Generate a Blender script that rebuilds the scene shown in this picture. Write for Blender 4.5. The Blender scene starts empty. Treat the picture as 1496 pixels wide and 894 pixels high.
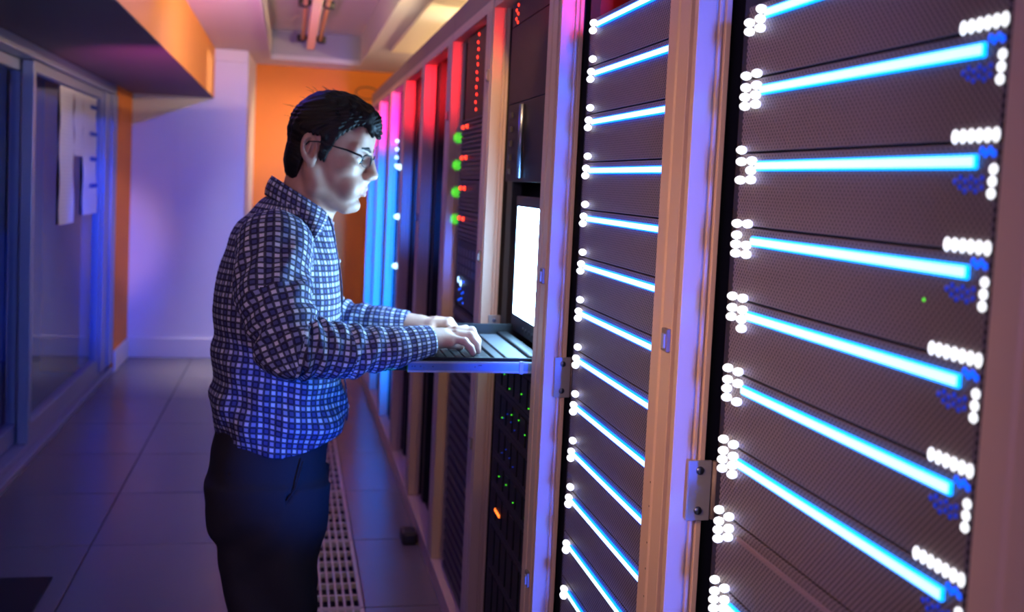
import bpy, bmesh, math, random
import numpy as np
from mathutils import Vector, Matrix

random.seed(7)
rng = np.random.default_rng(5)
SC = bpy.context.scene
COL = SC.collection
R = math.radians

# ------------------------------------------------------------------ camera
CAM_Z = 1.39
cd = bpy.data.cameras.new('camera')
cam = bpy.data.objects.new('camera', cd)
COL.objects.link(cam)
SC.camera = cam
cd.sensor_fit = 'HORIZONTAL'
cd.sensor_width = 36.0
cd.lens = 36.0 * 1550.0 / 1496.0
cd.shift_y = -(447.0 - 378.49) / 1496.0
cd.clip_start = 0.02
fw = Vector((0.20632533, 0.97605645, -0.06887423))
rt = Vector((0.97794025, -0.2033542, 0.04774873))
up = Vector((-0.03259959, 0.07720665, 0.99648201))
cam.matrix_world = Matrix(((rt.x, up.x, -fw.x, 0), (rt.y, up.y, -fw.y, 0), (rt.z, up.z, -fw.z, CAM_Z), (0, 0, 0, 1)))
cd.dof.use_dof = True
cd.dof.focus_distance = 1.75
cd.dof.aperture_fstop = 4.3

# ------------------------------------------------------------------ world, exposure
wd = bpy.data.worlds.new('room_ambience')
SC.world = wd
wd.use_nodes = True
bgn = wd.node_tree.nodes['Background']
bgn.inputs[0].default_value = (0.12, 0.05, 0.40, 1)
bgn.inputs[1].default_value = 0.045
SC.view_settings.view_transform = 'Standard'
SC.view_settings.look = 'None'
SC.view_settings.gamma = 1.0
SC.view_settings.use_curve_mapping = False
SC.view_settings.exposure = 0.0
SC.cycles.use_denoising = True
SC.cycles.max_bounces = 8

# ------------------------------------------------------------------ added lamps, unseen in the room
def area(name, loc, target, size, power, color, sy=None, spread=180):
    l = bpy.data.lights.new(name, 'AREA')
    l.energy = power
    l.color = color
    l.shape = 'RECTANGLE'
    l.size = size
    l.size_y = sy or size
    l.spread = R(spread)
    o = bpy.data.objects.new(name, l)
    COL.objects.link(o)
    o.location = loc
    d = Vector(target) - Vector(loc)
    o.rotation_euler = d.to_track_quat('-Z', 'Y').to_euler()
    return o

def spot(name, loc, target, power, color, angle=60, blend=0.4, radius=0.03):
    l = bpy.data.lights.new(name, 'SPOT')
    l.energy = power
    l.color = color
    l.spot_size = R(angle)
    l.spot_blend = blend
    l.shadow_soft_size = radius
    o = bpy.data.objects.new(name, l)
    COL.objects.link(o)
    o.location = loc
    d = Vector(target) - Vector(loc)
    o.rotation_euler = d.to_track_quat('-Z', 'Y').to_euler()
    return o

def point(name, loc, power, color, radius=0.02):
    l = bpy.data.lights.new(name, 'POINT')
    l.energy = power
    l.color = color
    l.shadow_soft_size = radius
    o = bpy.data.objects.new(name, l)
    COL.objects.link(o)
    o.location = loc
    return o

# added unseen fills: violet behind the camera, blue, amber, magenta and warm washes
area('violet_fill', (-0.9, -0.5, 1.9), (0.45, 2.4, 1.25), 0.8, 8.0, (0.62, 0.38, 1.0), spread=110)
spot('blue_belly_fill', (0.47, 1.60, 0.62), (0.10, 2.36, 0.84), 40.0, (0.0, 0.12, 1.0), 40, 0.9)  # added spot for the blue rack glow on the man's belly
area('blue_floor_fill', (-0.45, 4.2, 2.25), (-0.45, 4.4, 0.0), 0.5, 19.0, (0.04, 0.03, 1.0), 2.4)
spot('blue_wall_fill', (0.1, 3.2, 2.2), (-0.75, 8.2, 0.95), 330.0, (0.02, 0.08, 1.0), 34, 0.5)
spot('blue_door_fill', (0.35, 4.4, 1.5), (-1.17, 7.05, 0.85), 300.0, (0.0, 0.07, 1.0), 26, 0.6)
spot('blue_near_door_fill', (0.30, 2.6, 1.6), (-1.2, 5.4, 1.0), 45.0, (0.0, 0.06, 1.0), 42, 0.8)
area('amber_aisle_fill', (-1.05, 0.6, 1.75), (0.55, 2.3, 1.15), 0.4, 0.9, (1.0, 0.52, 0.28), spread=85)
area('amber_rack_fill', (-0.65, 0.75, 1.65), (0.55, 1.35, 1.10), 0.35, 1.7, (1.0, 0.50, 0.20), spread=62)
spot('amber_row_fill', (0.24, 0.55, 1.75), (0.60, 3.6, 1.1), 7.0, (1.0, 0.52, 0.22), 20, 0.8)
spot('amber_post_fill', (0.44, 2.2, 2.2), (0.555, 3.5, 0.62), 34.0, (1.0, 0.54, 0.22), 44, 0.8)
spot('amber_left_fill', (0.35, 5.4, 1.92), (-1.14, 7.84, 0.95), 75.0, (1.0, 0.55, 0.25), 18, 0.8)
area('end_floor_fill', (-0.5, 7.7, 2.2), (-0.45, 7.6, 0.0), 0.45, 6.5, (1.0, 0.86, 0.74), spread=46)  # added to warm the floor before the far wall
spot('magenta_ceiling_fill', (-0.5, 4.4, 0.9), (-0.42, 6.0, 2.28), 105.0, (1.0, 0.16, 0.85), 56, 0.9)
area('amber_soffit_fill', (0.95, 5.4, 2.07), (-0.57, 5.4, 2.085), 0.04, 14.0, (1.0, 0.70, 0.34), 3.4, 62)  # extra source added to brighten the soffit face
area('amber_end_fill', (0.75, 8.35, 2.1), (-0.2, 9.0, 1.5), 0.15, 2.2, (1.0, 0.66, 0.24), spread=66)
spot('recess_up_fill', (0.12, 3.9, 1.9), (0.14, 6.3, 2.5), 120.0, (1.0, 0.80, 0.74), 46, 0.8)  # no lamp hangs here; added to lift the recess
area('recess_fill', (0.98, 5.6, 2.03), (0.16, 5.7, 2.46), 0.2, 9.0, (1.0, 0.80, 0.62), 2.6, 120)

# ------------------------------------------------------------------ node helpers, materials
def new_mat(name):
    m = bpy.data.materials.new(name)
    m.use_nodes = True
    nt = m.node_tree
    b = nt.nodes['Principled BSDF']
    return m, nt, b

def N(nt, t, **kw):
    n = nt.nodes.new(t)
    for k, v in kw.items():
        setattr(n, k, v)
    return n

def plain(name, col, rough=0.5, metal=0.0, noise=0.0, scale=30.0, bump=0.0, spec=0.5):
    m, nt, b = new_mat(name)
    b.inputs['Base Color'].default_value = (*col, 1)
    b.inputs['Roughness'].default_value = rough
    b.inputs['Metallic'].default_value = metal
    b.inputs['Specular IOR Level'].default_value = spec
    if noise or bump:
        tc = N(nt, 'ShaderNodeTexCoord')
        nz = N(nt, 'ShaderNodeTexNoise')
        nz.inputs['Scale'].default_value = scale
        nz.inputs['Detail'].default_value = 4
        nt.links.new(tc.outputs['Object'], nz.inputs['Vector'])
        if noise:
            mx = N(nt, 'ShaderNodeMix', data_type='RGBA')
            mx.inputs[6].default_value = (*[c * (1 - noise) for c in col], 1)
            mx.inputs[7].default_value = (*[min(1, c * (1 + noise)) for c in col], 1)
            nt.links.new(nz.outputs['Fac'], mx.inputs[0])
            nt.links.new(mx.outputs[2], b.inputs['Base Color'])
        if bump:
            bp = N(nt, 'ShaderNodeBump')
            bp.inputs['Strength'].default_value = bump
            bp.inputs['Distance'].default_value = 0.002
            nt.links.new(nz.outputs['Fac'], bp.inputs['Height'])
            nt.links.new(bp.outputs[0], b.inputs['Normal'])
    return m

def glow(name, col, strength, sampled=True):
    m, nt, b = new_mat(name)
    b.inputs['Base Color'].default_value = (*[min(1, c) for c in col], 1)
    b.inputs['Emission Color'].default_value = (*col, 1)
    b.inputs['Emission Strength'].default_value = strength
    b.inputs['Roughness'].default_value = 0.4
    if not sampled:
        m.cycles.emission_sampling = 'NONE'
    return m

M = {}
M['post'] = plain('rack_paint', (0.60, 0.46, 0.38), 0.42)
M['post_dark'] = plain('rack_cap_paint', (0.20, 0.17, 0.17), 0.5, 0.0, 0.08, 40)
M['black'] = plain('black_metal', (0.012, 0.012, 0.014), 0.55, 0.0, 0.1, 50)
M['satin_black'] = plain('satin_black_plastic', (0.010, 0.0105, 0.013), 0.5, 0.0, 0.1, 80, 0.0, 0.2)
M['steel'] = plain('brushed_steel', (0.18, 0.22, 0.36), 0.34, 1.0, 0.06, 90, 0.05)
M['zinc'] = plain('zinc_plate', (0.34, 0.36, 0.42), 0.4, 0.3, 0.05, 120)
M['alu'] = plain('aluminium_frame', (0.32, 0.37, 0.54), 0.35, 0.3, 0.04, 30)
M['white_wall'] = plain('white_wall_paint', (0.80, 0.80, 0.82), 0.75, 0, 0.03, 5, 0.03)
M['orange_wall'] = plain('orange_wall_paint', (0.90, 0.27, 0.015), 0.7, 0, 0.03, 5, 0.03)
M['soffit_face'] = plain('soffit_paint', (0.92, 0.38, 0.07), 0.7, 0, 0.03, 5, 0.03)
M['lit_band'] = plain('lit_band_paint', (0.92, 0.86, 0.66), 0.7, 0, 0.02, 4)  # pale cream puts the lamplight on the ceiling into the colour
M['ceiling'] = plain('ceiling_paint', (0.66, 0.63, 0.62), 0.8, 0, 0.03, 4)
M['grey_ceiling'] = plain('grey_recess_paint', (0.42, 0.41, 0.42), 0.8, 0, 0.03, 4)
M['skirting'] = plain('skirting_paint', (0.75, 0.74, 0.74), 0.45, 0, 0.03, 8)
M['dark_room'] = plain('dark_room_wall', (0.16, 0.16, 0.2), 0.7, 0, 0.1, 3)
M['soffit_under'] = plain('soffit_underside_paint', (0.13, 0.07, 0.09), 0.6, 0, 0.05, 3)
M['grate'] = plain('grating_steel', (0.52, 0.49, 0.48), 0.45, 0.2, 0.05, 60)
M['pit'] = plain('floor_void', (0.01, 0.01, 0.015), 0.9)
M['mat'] = plain('black_floor_mat', (0.012, 0.012, 0.018), 0.85, 0, 0.3, 200, 0.4)
M['server_dark'] = plain('dark_server_front', (0.02, 0.019, 0.023), 0.55, 0.0, 0.2, 90)
M['server_grey'] = plain('grey_server_front', (0.05, 0.045, 0.05), 0.5, 0.2, 0.15, 90)
M['slat'] = plain('vent_slat_paint', (0.055, 0.045, 0.05), 0.5, 0, 0.1, 60)
M['brown_panel'] = plain('brown_blank_panel', (0.05, 0.03, 0.03), 0.6, 0, 0.1, 40, 0.0, 0.15)
M['touch'] = plain('grey_touch_plate', (0.05, 0.053, 0.065), 0.6, 0, 0.05, 40)
M['cable'] = plain('cable_rubber', (0.02, 0.02, 0.025), 0.5)
M['rust_cable'] = plain('brown_cable', (0.30, 0.10, 0.03), 0.6)
M['bezel'] = plain('monitor_bezel', (0.010, 0.010, 0.014), 0.5)
M['tube_glass'] = plain('unlit_tube', (0.75, 0.62, 0.62), 0.25)
M['orange_tube'] = plain('tinted_tube', (0.45, 0.20, 0.12), 0.3)
M['shoe'] = plain('black_shoe_leather', (0.012, 0.011, 0.011), 0.3, 0, 0.1, 60)

M['bar_core'] = glow('light_bar_core', (0.62, 0.90, 1.0), 1.8)
M['bar_edge'] = glow('light_bar_edge', (0.0, 0.12, 1.0), 4.6)
M['wide_core'] = glow('wide_bar_core', (0.50, 0.97, 1.0), 1.35)
M['wide_edge'] = glow('wide_bar_edge', (0.0, 0.27, 1.0), 3.0)
M['bar_off'] = plain('unlit_light_bar', (0.24, 0.17, 0.18), 0.35)
M['dot'] = glow('white_led', (0.93, 0.97, 1.0), 1.7, False)
M['blue_dot'] = glow('blue_led', (0.0, 0.10, 1.0), 1.3, False)
M['dim_blue_dot'] = glow('dim_blue_led', (0.0, 0.035, 0.55), 0.6, False)
M['cyan_dot'] = glow('pale_blue_led', (0.45, 0.75, 1.0), 3.0, False)
M['red_dot'] = glow('red_led', (1.0, 0.05, 0.02), 2.4, False)
M['green_dot'] = glow('green_led', (0.08, 1.0, 0.02), 1.2, False)
M['orange_dot'] = glow('orange_led', (1.0, 0.16, 0.02), 3.0, False)
M['screen'] = glow('lit_screen', (0.31, 0.64, 1.0), 42.0)
M['tube_on'] = glow('lit_warm_tube', (1.0, 0.66, 0.34), 70.0)

def perforated(name):
    m, nt, b = new_mat(name)
    tc = N(nt, 'ShaderNodeTexCoord')
    sep = N(nt, 'ShaderNodeSeparateXYZ')
    nt.links.new(tc.outputs['Object'], sep.inputs[0])
    def mth(op, a, bb=None):
        n = N(nt, 'ShaderNodeMath', operation=op)
        for i, v in enumerate((a, bb)):
            if v is None:
                continue
            if isinstance(v, (int, float)):
                n.inputs[i].default_value = v
            else:
                nt.links.new(v, n.inputs[i])
        return n.outputs[0]
    P = 0.0078
    def dots(oy, oz):
        fy = mth('SUBTRACT', mth('FRACT', mth('ADD', mth('DIVIDE', sep.outputs['Y'], P), oy + 100.0)), 0.5)
        fz = mth('SUBTRACT', mth('FRACT', mth('ADD', mth('DIVIDE', sep.outputs['Z'], P), oz + 100.0)), 0.5)
        return mth('SQRT', mth('ADD', mth('MULTIPLY', fy, fy), mth('MULTIPLY', fz, fz)))
    d = mth('MINIMUM', dots(0, 0), dots(0.5, 0.5))
    mr = N(nt, 'ShaderNodeMapRange')
    mr.inputs['From Min'].default_value = 0.20
    mr.inputs['From Max'].default_value = 0.27
    nt.links.new(d, mr.inputs['Value'])
    mx = N(nt, 'ShaderNodeMix', data_type='RGBA')
    mx.inputs[6].default_value = (0.016, 0.014, 0.020, 1)
    mx.inputs[7].default_value = (0.24, 0.20, 0.215, 1)
    nt.links.new(mr.outputs[0], mx.inputs[0])
    nt.links.new(mx.outputs[2], b.inputs['Base Color'])
    bp = N(nt, 'ShaderNodeBump')
    bp.inputs['Strength'].default_value = 0.6
    bp.inputs['Distance'].default_value = 0.001
    nt.links.new(mr.outputs[0], bp.inputs['Height'])
    nt.links.new(bp.outputs[0], b.inputs['Normal'])
    b.inputs['Roughness'].default_value = 0.5
    b.inputs['Metallic'].default_value = 0.15
    return m
M['perf'] = perforated('perforated_steel')

def tile_mat():
    m, nt, b = new_mat('polished_floor_tile')
    tc = N(nt, 'ShaderNodeTexCoord')
    nz = N(nt, 'ShaderNodeTexNoise')
    nz.inputs['Scale'].default_value = 6
    nz.inputs['Detail'].default_value = 6
    nt.links.new(tc.outputs['Object'], nz.inputs['Vector'])
    mx = N(nt, 'ShaderNodeMix', data_type='RGBA')
    mx.inputs[6].default_value = (0.150, 0.140, 0.156, 1)
    mx.inputs[7].default_value = (0.158, 0.148, 0.164, 1)
    nt.links.new(nz.outputs['Fac'], mx.inputs[0])
    nt.links.new(mx.outputs[2], b.inputs['Base Color'])
    mr = N(nt, 'ShaderNodeMapRange')
    mr.inputs['To Min'].default_value = 0.262
    mr.inputs['To Max'].default_value = 0.274
    nt.links.new(nz.outputs['Fac'], mr.inputs['Value'])
    nt.links.new(mr.outputs[0], b.inputs['Roughness'])
    return m
M['tile'] = tile_mat()

def glass_mat(name, tint=(0.80, 0.84, 0.95)):
    m = bpy.data.materials.new(name)
    m.use_nodes = True
    nt = m.node_tree
    nt.nodes.clear()
    o = N(nt, 'ShaderNodeOutputMaterial')
    mix = N(nt, 'ShaderNodeMixShader')
    tr = N(nt, 'ShaderNodeBsdfTransparent')
    tr.inputs[0].default_value = (*tint, 1)
    gl = N(nt, 'ShaderNodeBsdfGlossy')
    gl.inputs['Roughness'].default_value = 0.03
    gl.inputs['Color'].default_value = (0.85, 0.88, 1.0, 1)
    fr = N(nt, 'ShaderNodeFresnel')
    fr.inputs['IOR'].default_value = 1.5
    ge = N(nt, 'ShaderNodeNewGeometry')
    inv = N(nt, 'ShaderNodeMath', operation='SUBTRACT')
    inv.inputs[0].default_value = 1.0
    nt.links.new(ge.outputs['Backfacing'], inv.inputs[1])
    mu = N(nt, 'ShaderNodeMath', operation='MULTIPLY')
    nt.links.new(fr.outputs[0], mu.inputs[0])
    nt.links.new(inv.outputs[0], mu.inputs[1])
    nt.links.new(mu.outputs[0], mix.inputs[0])
    nt.links.new(tr.outputs[0], mix.inputs[1])
    nt.links.new(gl.outputs[0], mix.inputs[2])
    nt.links.new(mix.outputs[0], o.inputs[0])
    return m
M['glass'] = glass_mat('door_glass')
M['lens'] = glass_mat('spectacle_lens', (0.96, 0.97, 1.0))

def paper_mat():
    m, nt, b = new_mat('printed_paper')
    tc = N(nt, 'ShaderNodeTexCoord')
    mp = N(nt, 'ShaderNodeMapping')
    mp.inputs['Scale'].default_value = (1, 1, 1)
    nt.links.new(tc.outputs['Object'], mp.inputs[0])
    wv = N(nt, 'ShaderNodeTexWave', wave_type='BANDS', bands_direction='Z')
    wv.inputs['Scale'].default_value = 16
    wv.inputs['Distortion'].default_value = 1.2
    nt.links.new(mp.outputs[0], wv.inputs[0])
    mx = N(nt, 'ShaderNodeMix', data_type='RGBA')
    mx.inputs[6].default_value = (0.70, 0.70, 0.74, 1)
    mx.inputs[7].default_value = (0.80, 0.80, 0.83, 1)
    nt.links.new(wv.outputs['Fac'], mx.inputs[0])
    nt.links.new(mx.outputs[2], b.inputs['Base Color'])
    b.inputs['Roughness'].default_value = 0.8
    return m
M['paper'] = paper_mat()
M['paper_bar'] = plain('printed_blue_bar', (0.05, 0.12, 0.55), 0.8)

# ------------------------------------------------------------------ mesh builder
class MB:
    def __init__(s):
        s.v = []
        s.f = []
    def box(s, x0, x1, y0, y1, z0, z1):
        n = len(s.v)
        s.v += [(x, y, z) for x in (x0, x1) for y in (y0, y1) for z in (z0, z1)]
        s.f += [tuple(n + i for i in q) for q in ((0, 1, 3, 2), (4, 6, 7, 5), (0, 4, 5, 1), (2, 3, 7, 6), (0, 2, 6, 4), (1, 5, 7, 3))]
        return s
    def prism(s, poly, z0, z1):            # poly: (x, y) counter-clockwise seen from above
        n = len(s.v)
        k = len(poly)
        s.v += [(x, y, z0) for x, y in poly] + [(x, y, z1) for x, y in poly]
        s.f.append(tuple(n + i for i in reversed(range(k))))
        s.f.append(tuple(n + k + i for i in range(k)))
        for i in range(k):
            j = (i + 1) % k
            s.f.append((n + i, n + j, n + k + j, n + k + i))
        return s
    def tube(s, pts, r, seg=8, cap=True):
        pts = [Vector(p) for p in pts]
        rs = r if isinstance(r, (list, tuple)) else [r] * len(pts)
        n0 = len(s.v)
        ref = None
        for i, p in enumerate(pts):
            t = (pts[min(i + 1, len(pts) - 1)] - pts[max(i - 1, 0)]).normalized()
            if ref is None:
                ref = t.orthogonal().normalized()
            ref = (ref - t * ref.dot(t)).normalized()
            bi = t.cross(ref)
            for k in range(seg):
                a = 2 * math.pi * k / seg
                s.v.append(tuple(p + (ref * math.cos(a) + bi * math.sin(a)) * rs[i]))
        for i in range(len(pts) - 1):
            for k in range(seg):
                k2 = (k + 1) % seg
                s.f.append((n0 + i * seg + k, n0 + i * seg + k2, n0 + (i + 1) * seg + k2, n0 + (i + 1) * seg + k))
        if cap:
            s.f.append(tuple(n0 + k for k in reversed(range(seg))))
            s.f.append(tuple(n0 + (len(pts) - 1) * seg + k for k in range(seg)))
        return s
    def dome(s, c, axis, r, h, seg=12, rings=3):
        c = Vector(c)
        ax = Vector(axis).normalized()
        u = ax.orthogonal().normalized()
        w = ax.cross(u)
        n0 = len(s.v)
        for j in range(rings):
            t = j / rings * math.pi / 2
            for k in range(seg):
                a = 2 * math.pi * k / seg
                s.v.append(tuple(c + (u * math.cos(a) + w * math.sin(a)) * r * math.cos(t) + ax * h * math.sin(t)))
        s.v.append(tuple(c + ax * h))
        top = len(s.v) - 1
        for j in range(rings - 1):
            for k in range(seg):
                k2 = (k + 1) % seg
                s.f.append((n0 + j * seg + k, n0 + j * seg + k2, n0 + (j + 1) * seg + k2, n0 + (j + 1) * seg + k))
        for k in range(seg):
            s.f.append((n0 + (rings - 1) * seg + k, n0 + (rings - 1) * seg + (k + 1) % seg, top))
        s.f.append(tuple(n0 + k for k in reversed(range(seg))))
        return s
    def build(s, name, mat, parent=None, loc=None, bevel=0.0, smooth=False):
        me = bpy.data.meshes.new(name)
        me.from_pydata(s.v, [], s.f)
        me.materials.append(mat)
        o = bpy.data.objects.new(name, me)
        COL.objects.link(o)
        if parent:
            o.parent = parent
        if loc is not None:
            o.location = loc
        if smooth:
            for p in me.polygons:
                p.use_smooth = True
        if bevel:
            b = o.modifiers.new('edge', 'BEVEL')
            b.width = bevel
            b.segments = 2
            b.limit_method = 'ANGLE'
        return o

def tag(o, label=None, cat=None, group=None, kind=None):
    if label:
        o['label'] = label
    if cat:
        o['category'] = cat
    if group:
        o['group'] = group
    if kind:
        o['kind'] = kind
    return o

def empty(name, loc=(0, 0, 0)):
    o = bpy.data.objects.new(name, None)
    COL.objects.link(o)
    o.location = loc
    o.empty_display_size = 0.05
    return o

def kids(o):
    return [c for c in bpy.data.objects if c.parent == o]

def copy_tree(o, loc=None):
    tree = {}
    for c in bpy.data.objects:
        if c.parent:
            tree.setdefault(c.parent.name, []).append(c)
    def rec(a, parent):
        c = a.copy()
        COL.objects.link(c)
        if parent:
            c.parent = parent
        for ch in tree.get(a.name, []):
            rec(ch, c)
        return c
    r = rec(o, None)
    if loc is not None:
        r.location = loc
    return r

def inst(o, parent, loc):
    c = o.copy()
    COL.objects.link(c)
    c.parent = parent
    c.location = loc
    return c

ORD = ['first', 'second', 'third', 'fourth', 'fifth', 'sixth', 'seventh', 'eighth', 'ninth', 'tenth', 'eleventh', 'twelfth', 'thirteenth', 'fourteenth', 'fifteenth']

# ================================================================== THE ROOM
XG = -1.17            # glass partition
YW = 8.15             # white wall
YO = 9.02             # orange end wall
ZC = 2.285            # ceiling
XR = 0.525            # front of the racks
YB0 = 1.374           # near side of the second rack
PITCH = 0.755

# floor with tiles, a void below the gratings
TX = [-1.36, -0.675, -0.02, 0.28, 0.935]
TY = [4.035 + 0.655 * i for i in range(-7, 8)] + [9.004]
fl = MB()
fl.box(-3.6, -0.02, -1.2, YO + 0.1, -0.14, -0.008)
fl.box(0.28, 2.3, -1.2, YO + 0.1, -0.14, -0.008)
fl.box(-0.02, 0.28, -1.2, YO + 0.1, -0.40, -0.14)
floor = tag(fl.build('floor', M['pit']), kind='structure')
tiles = {}
def tile(x0, x1, y0, y1):
    w, d = round(x1 - x0, 3), round(y1 - y0, 3)
    c = ((x0 + x1) / 2, (y0 + y1) / 2, 0)
    if (w, d) not in tiles:
        g = 0.0022
        o = MB().box(-w / 2 + g, w / 2 - g, -d / 2 + g, d / 2 - g, -0.012, 0).build('floor_tile', M['tile'], floor, c, bevel=0.0015)
        tiles[(w, d)] = o
    else:
        inst(tiles[(w, d)], floor, c)
for j in range(len(TY) - 1):
    for i in ((0, 1, 3) if j < 14 else (0, 1, 2, 3)):
        tile(TX[i], TX[i + 1], TY[j], TY[j + 1])
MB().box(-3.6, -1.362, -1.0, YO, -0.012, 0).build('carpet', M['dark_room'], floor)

# gratings in the floor
gr_o = MB()
gw, gd = 0.30, 0.655
for i in range(12):
    x = -gw / 2 + 0.012 + i * (gw - 0.024) / 11
    gr_o.box(x - 0.0036, x + 0.0036, -gd / 2 + 0.012, gd / 2 - 0.012, -0.014, -0.001)
gc_o = MB()
for i in range(7):
    y = -gd / 2 + 0.012 + i * (gd - 0.024) / 6
    gc_o.box(-gw / 2 + 0.004, gw / 2 - 0.004, y - 0.0045, y + 0.0045, -0.022, -0.003)
gf_o = MB()
for x0, x1, y0, y1 in ((-gw / 2 + .002, -gw / 2 + .01, -gd / 2 + .003, gd / 2 - .003), (gw / 2 - .01, gw / 2 - .002, -gd / 2 + .003, gd / 2 - .003),
                       (-gw / 2 + .01, gw / 2 - .01, -gd / 2 + .003, -gd / 2 + .012), (-gw / 2 + .01, gw / 2 - .01, gd / 2 - .012, gd / 2 - .003)):
    gf_o.box(x0, x1, y0, y1, -0.022, 0)
names = ['nearest to the man\'s feet', 'second beyond the man\'s feet', 'third beyond the man\'s feet', 'fourth beyond the man\'s feet', 'fifth, below the far racks', 'sixth, close to the end wall']
first = None
ng = 0
for j in range(4, 14):
    loc = (0.13, (TY[j] + TY[j + 1]) / 2, 0)
    if first is None:
        first = empty('floor_grating', loc)
        tag(gr_o.build('slats', M['grate'], first), kind='stuff')
        tag(gc_o.build('cross_bars', M['grate'], first), kind='stuff')
        gf_o.build('grating_frame', M['grate'], first)
        g = first
    else:
        g = copy_tree(first, loc)
    lab = ['steel floor grating just in front of the man\'s shoes', 'steel floor grating beside and under the man\'s shoes', 'steel floor grating directly behind the man\'s legs',
           'fourth steel floor grating along the racks, beyond the man', 'fifth steel floor grating along the racks, beyond the man', 'sixth steel floor grating along the racks, beyond the man',
           'seventh steel floor grating, level with the blue lit racks', 'eighth steel floor grating, two before the last by the orange wall', 'ninth steel floor grating, one before the last by the orange wall', 'last steel floor grating in front of the orange end wall'][ng]
    tag(g, lab, 'grating', 'floor gratings along the racks')
    ng += 1

# walls
tag(MB().prism([(-1.6, YW), (-0.335, YW), (-0.306, YO), (-0.306, YO + 0.1), (-1.6, YO + 0.1)], 0, ZC + 0.4).build('wall_back', M['white_wall']), kind='structure')
tag(MB().box(-0.305, 2.3, YO, YO + 0.1, 0, ZC + 0.4).build('wall_end', M['orange_wall']), kind='structure')
tag(MB().box(2.2, 2.3, -1.2, YO, 0, ZC + 0.4).build('wall_right', M['white_wall']), kind='structure')
tag(MB().box(-1.6, -1.14, 7.52, YW, 0, ZC).build('wall_left', M['orange_wall']), kind='structure')
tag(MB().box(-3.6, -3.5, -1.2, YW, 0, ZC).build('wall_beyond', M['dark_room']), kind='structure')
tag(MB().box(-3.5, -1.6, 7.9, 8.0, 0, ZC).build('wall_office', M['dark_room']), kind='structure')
tag(MB().box(-1.139, -0.335, YW - 0.016, YW, 0, 0.145).build('baseboard_back', M['skirting'], bevel=0.004), kind='structure')
tag(MB().box(-0.284, 2.2, YO - 0.016, YO, 0, 0.145).build('baseboard_end', M['skirting'], bevel=0.004), kind='structure')
tag(MB().box(-1.14, -1.124, 7.52, YW - 0.017, 0, 0.145).build('baseboard_left', M['skirting'], bevel=0.004), kind='structure')
tag(MB().box(-1.14, -0.335, YW - 0.03, YW, 2.20, ZC).build('trim_2', M['white_wall'], bevel=0.004), kind='structure')

# ceiling with a long recess over the aisle
RX0, RX1, RY1, RZ = -0.18, 0.50, 8.5, 2.50
ce = MB()
ce.box(-1.6, RX0, -1.2, YO, ZC, ZC + 0.3)
ce.box(RX1, 2.2, -1.2, YO, ZC, ZC + 0.3)
ce.box(RX0, RX1, RY1, YO, ZC, ZC + 0.3)
ce.box(RX0, RX1, -1.2, RY1, RZ, ZC + 0.3)
ce.box(-3.6, -1.6, -1.2, YW, ZC, ZC + 0.3)
ceil = tag(ce.build('ceiling', M['ceiling']), kind='structure')
MB().box(RX0 + 0.001, RX1 - 0.001, RY1 - 0.006, RY1, ZC + 0.03, RZ - 0.001).build('recess_end', M['grey_ceiling'], ceil)
tr = MB().box(RX0 - 0.022, RX0, -1.2, RY1 + 0.02, ZC - 0.008, ZC).box(RX1, RX1 + 0.022, -1.2, RY1 + 0.02, ZC - 0.008, ZC).box(RX0, RX1, RY1, RY1 + 0.02, ZC - 0.008, ZC)
tr.build('recess_edging', M['ceiling'], ceil)
tag(MB().box(0.645, 1.25, -1.2, 7.4, ZC - 0.02, ZC).build('lit_band_board', M['lit_band'], bevel=0.003), kind='structure')  # added board, painted cream as the lamp-lit band of ceiling

# soffit above the glass doors
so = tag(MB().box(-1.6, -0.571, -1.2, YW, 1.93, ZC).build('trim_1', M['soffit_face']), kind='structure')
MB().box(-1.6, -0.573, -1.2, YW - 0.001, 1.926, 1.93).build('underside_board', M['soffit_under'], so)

# glass partition: three framed panes
def glass_door(idx, y0, y1, z0=0.07, z1=1.86, xo=0.0):
    x0, x1 = XG - 0.05 + xo, XG + xo
    fr = MB()
    sw = 0.055
    d = tag(fr.box(x0, x1, y0, y0 + sw, z0, z1).box(x0, x1, y1 - sw, y1, z0, z1)
            .box(x0, x1, y0 + sw, y1 - sw, z0, z0 + 0.09).box(x0, x1, y0 + sw, y1 - sw, z1 - 0.05, z1).build('door_%d' % idx, M['alu'], bevel=0.003), kind='structure')
    MB().box(XG - 0.028 + xo, XG - 0.022 + xo, y0 + sw - 0.004, y1 - sw + 0.004, z0 + 0.086, z1 - 0.046).build('glass_pane', M['glass'], d)
    return d
glass_door(1, 5.27, 7.12)
glass_door(2, 3.30, 5.36, xo=-0.06)
glass_door(3, 1.30, 3.34)
tag(MB().box(XG - 0.13, XG + 0.02, -1.2, 7.52, 1.865, 1.925).build('trim_4', M['alu'], bevel=0.004), kind='structure')
tag(MB().box(XG - 0.13, XG + 0.03, -1.2, 7.52, 0, 0.035).box(XG - 0.12, XG - 0.005, -1.2, 7.52, 0.035, 0.066).build('trim_5', M['alu'], bevel=0.004), kind='structure')
jm = tag(MB().box(XG - 0.12, XG + 0.015, 7.13, 7.33, 0.068, 1.862).box(XG - 0.12, XG + 0.028, 7.34, 7.515, 0.068, 1.862).build('trim_6', M['alu'], bevel=0.004), kind='structure')

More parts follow.
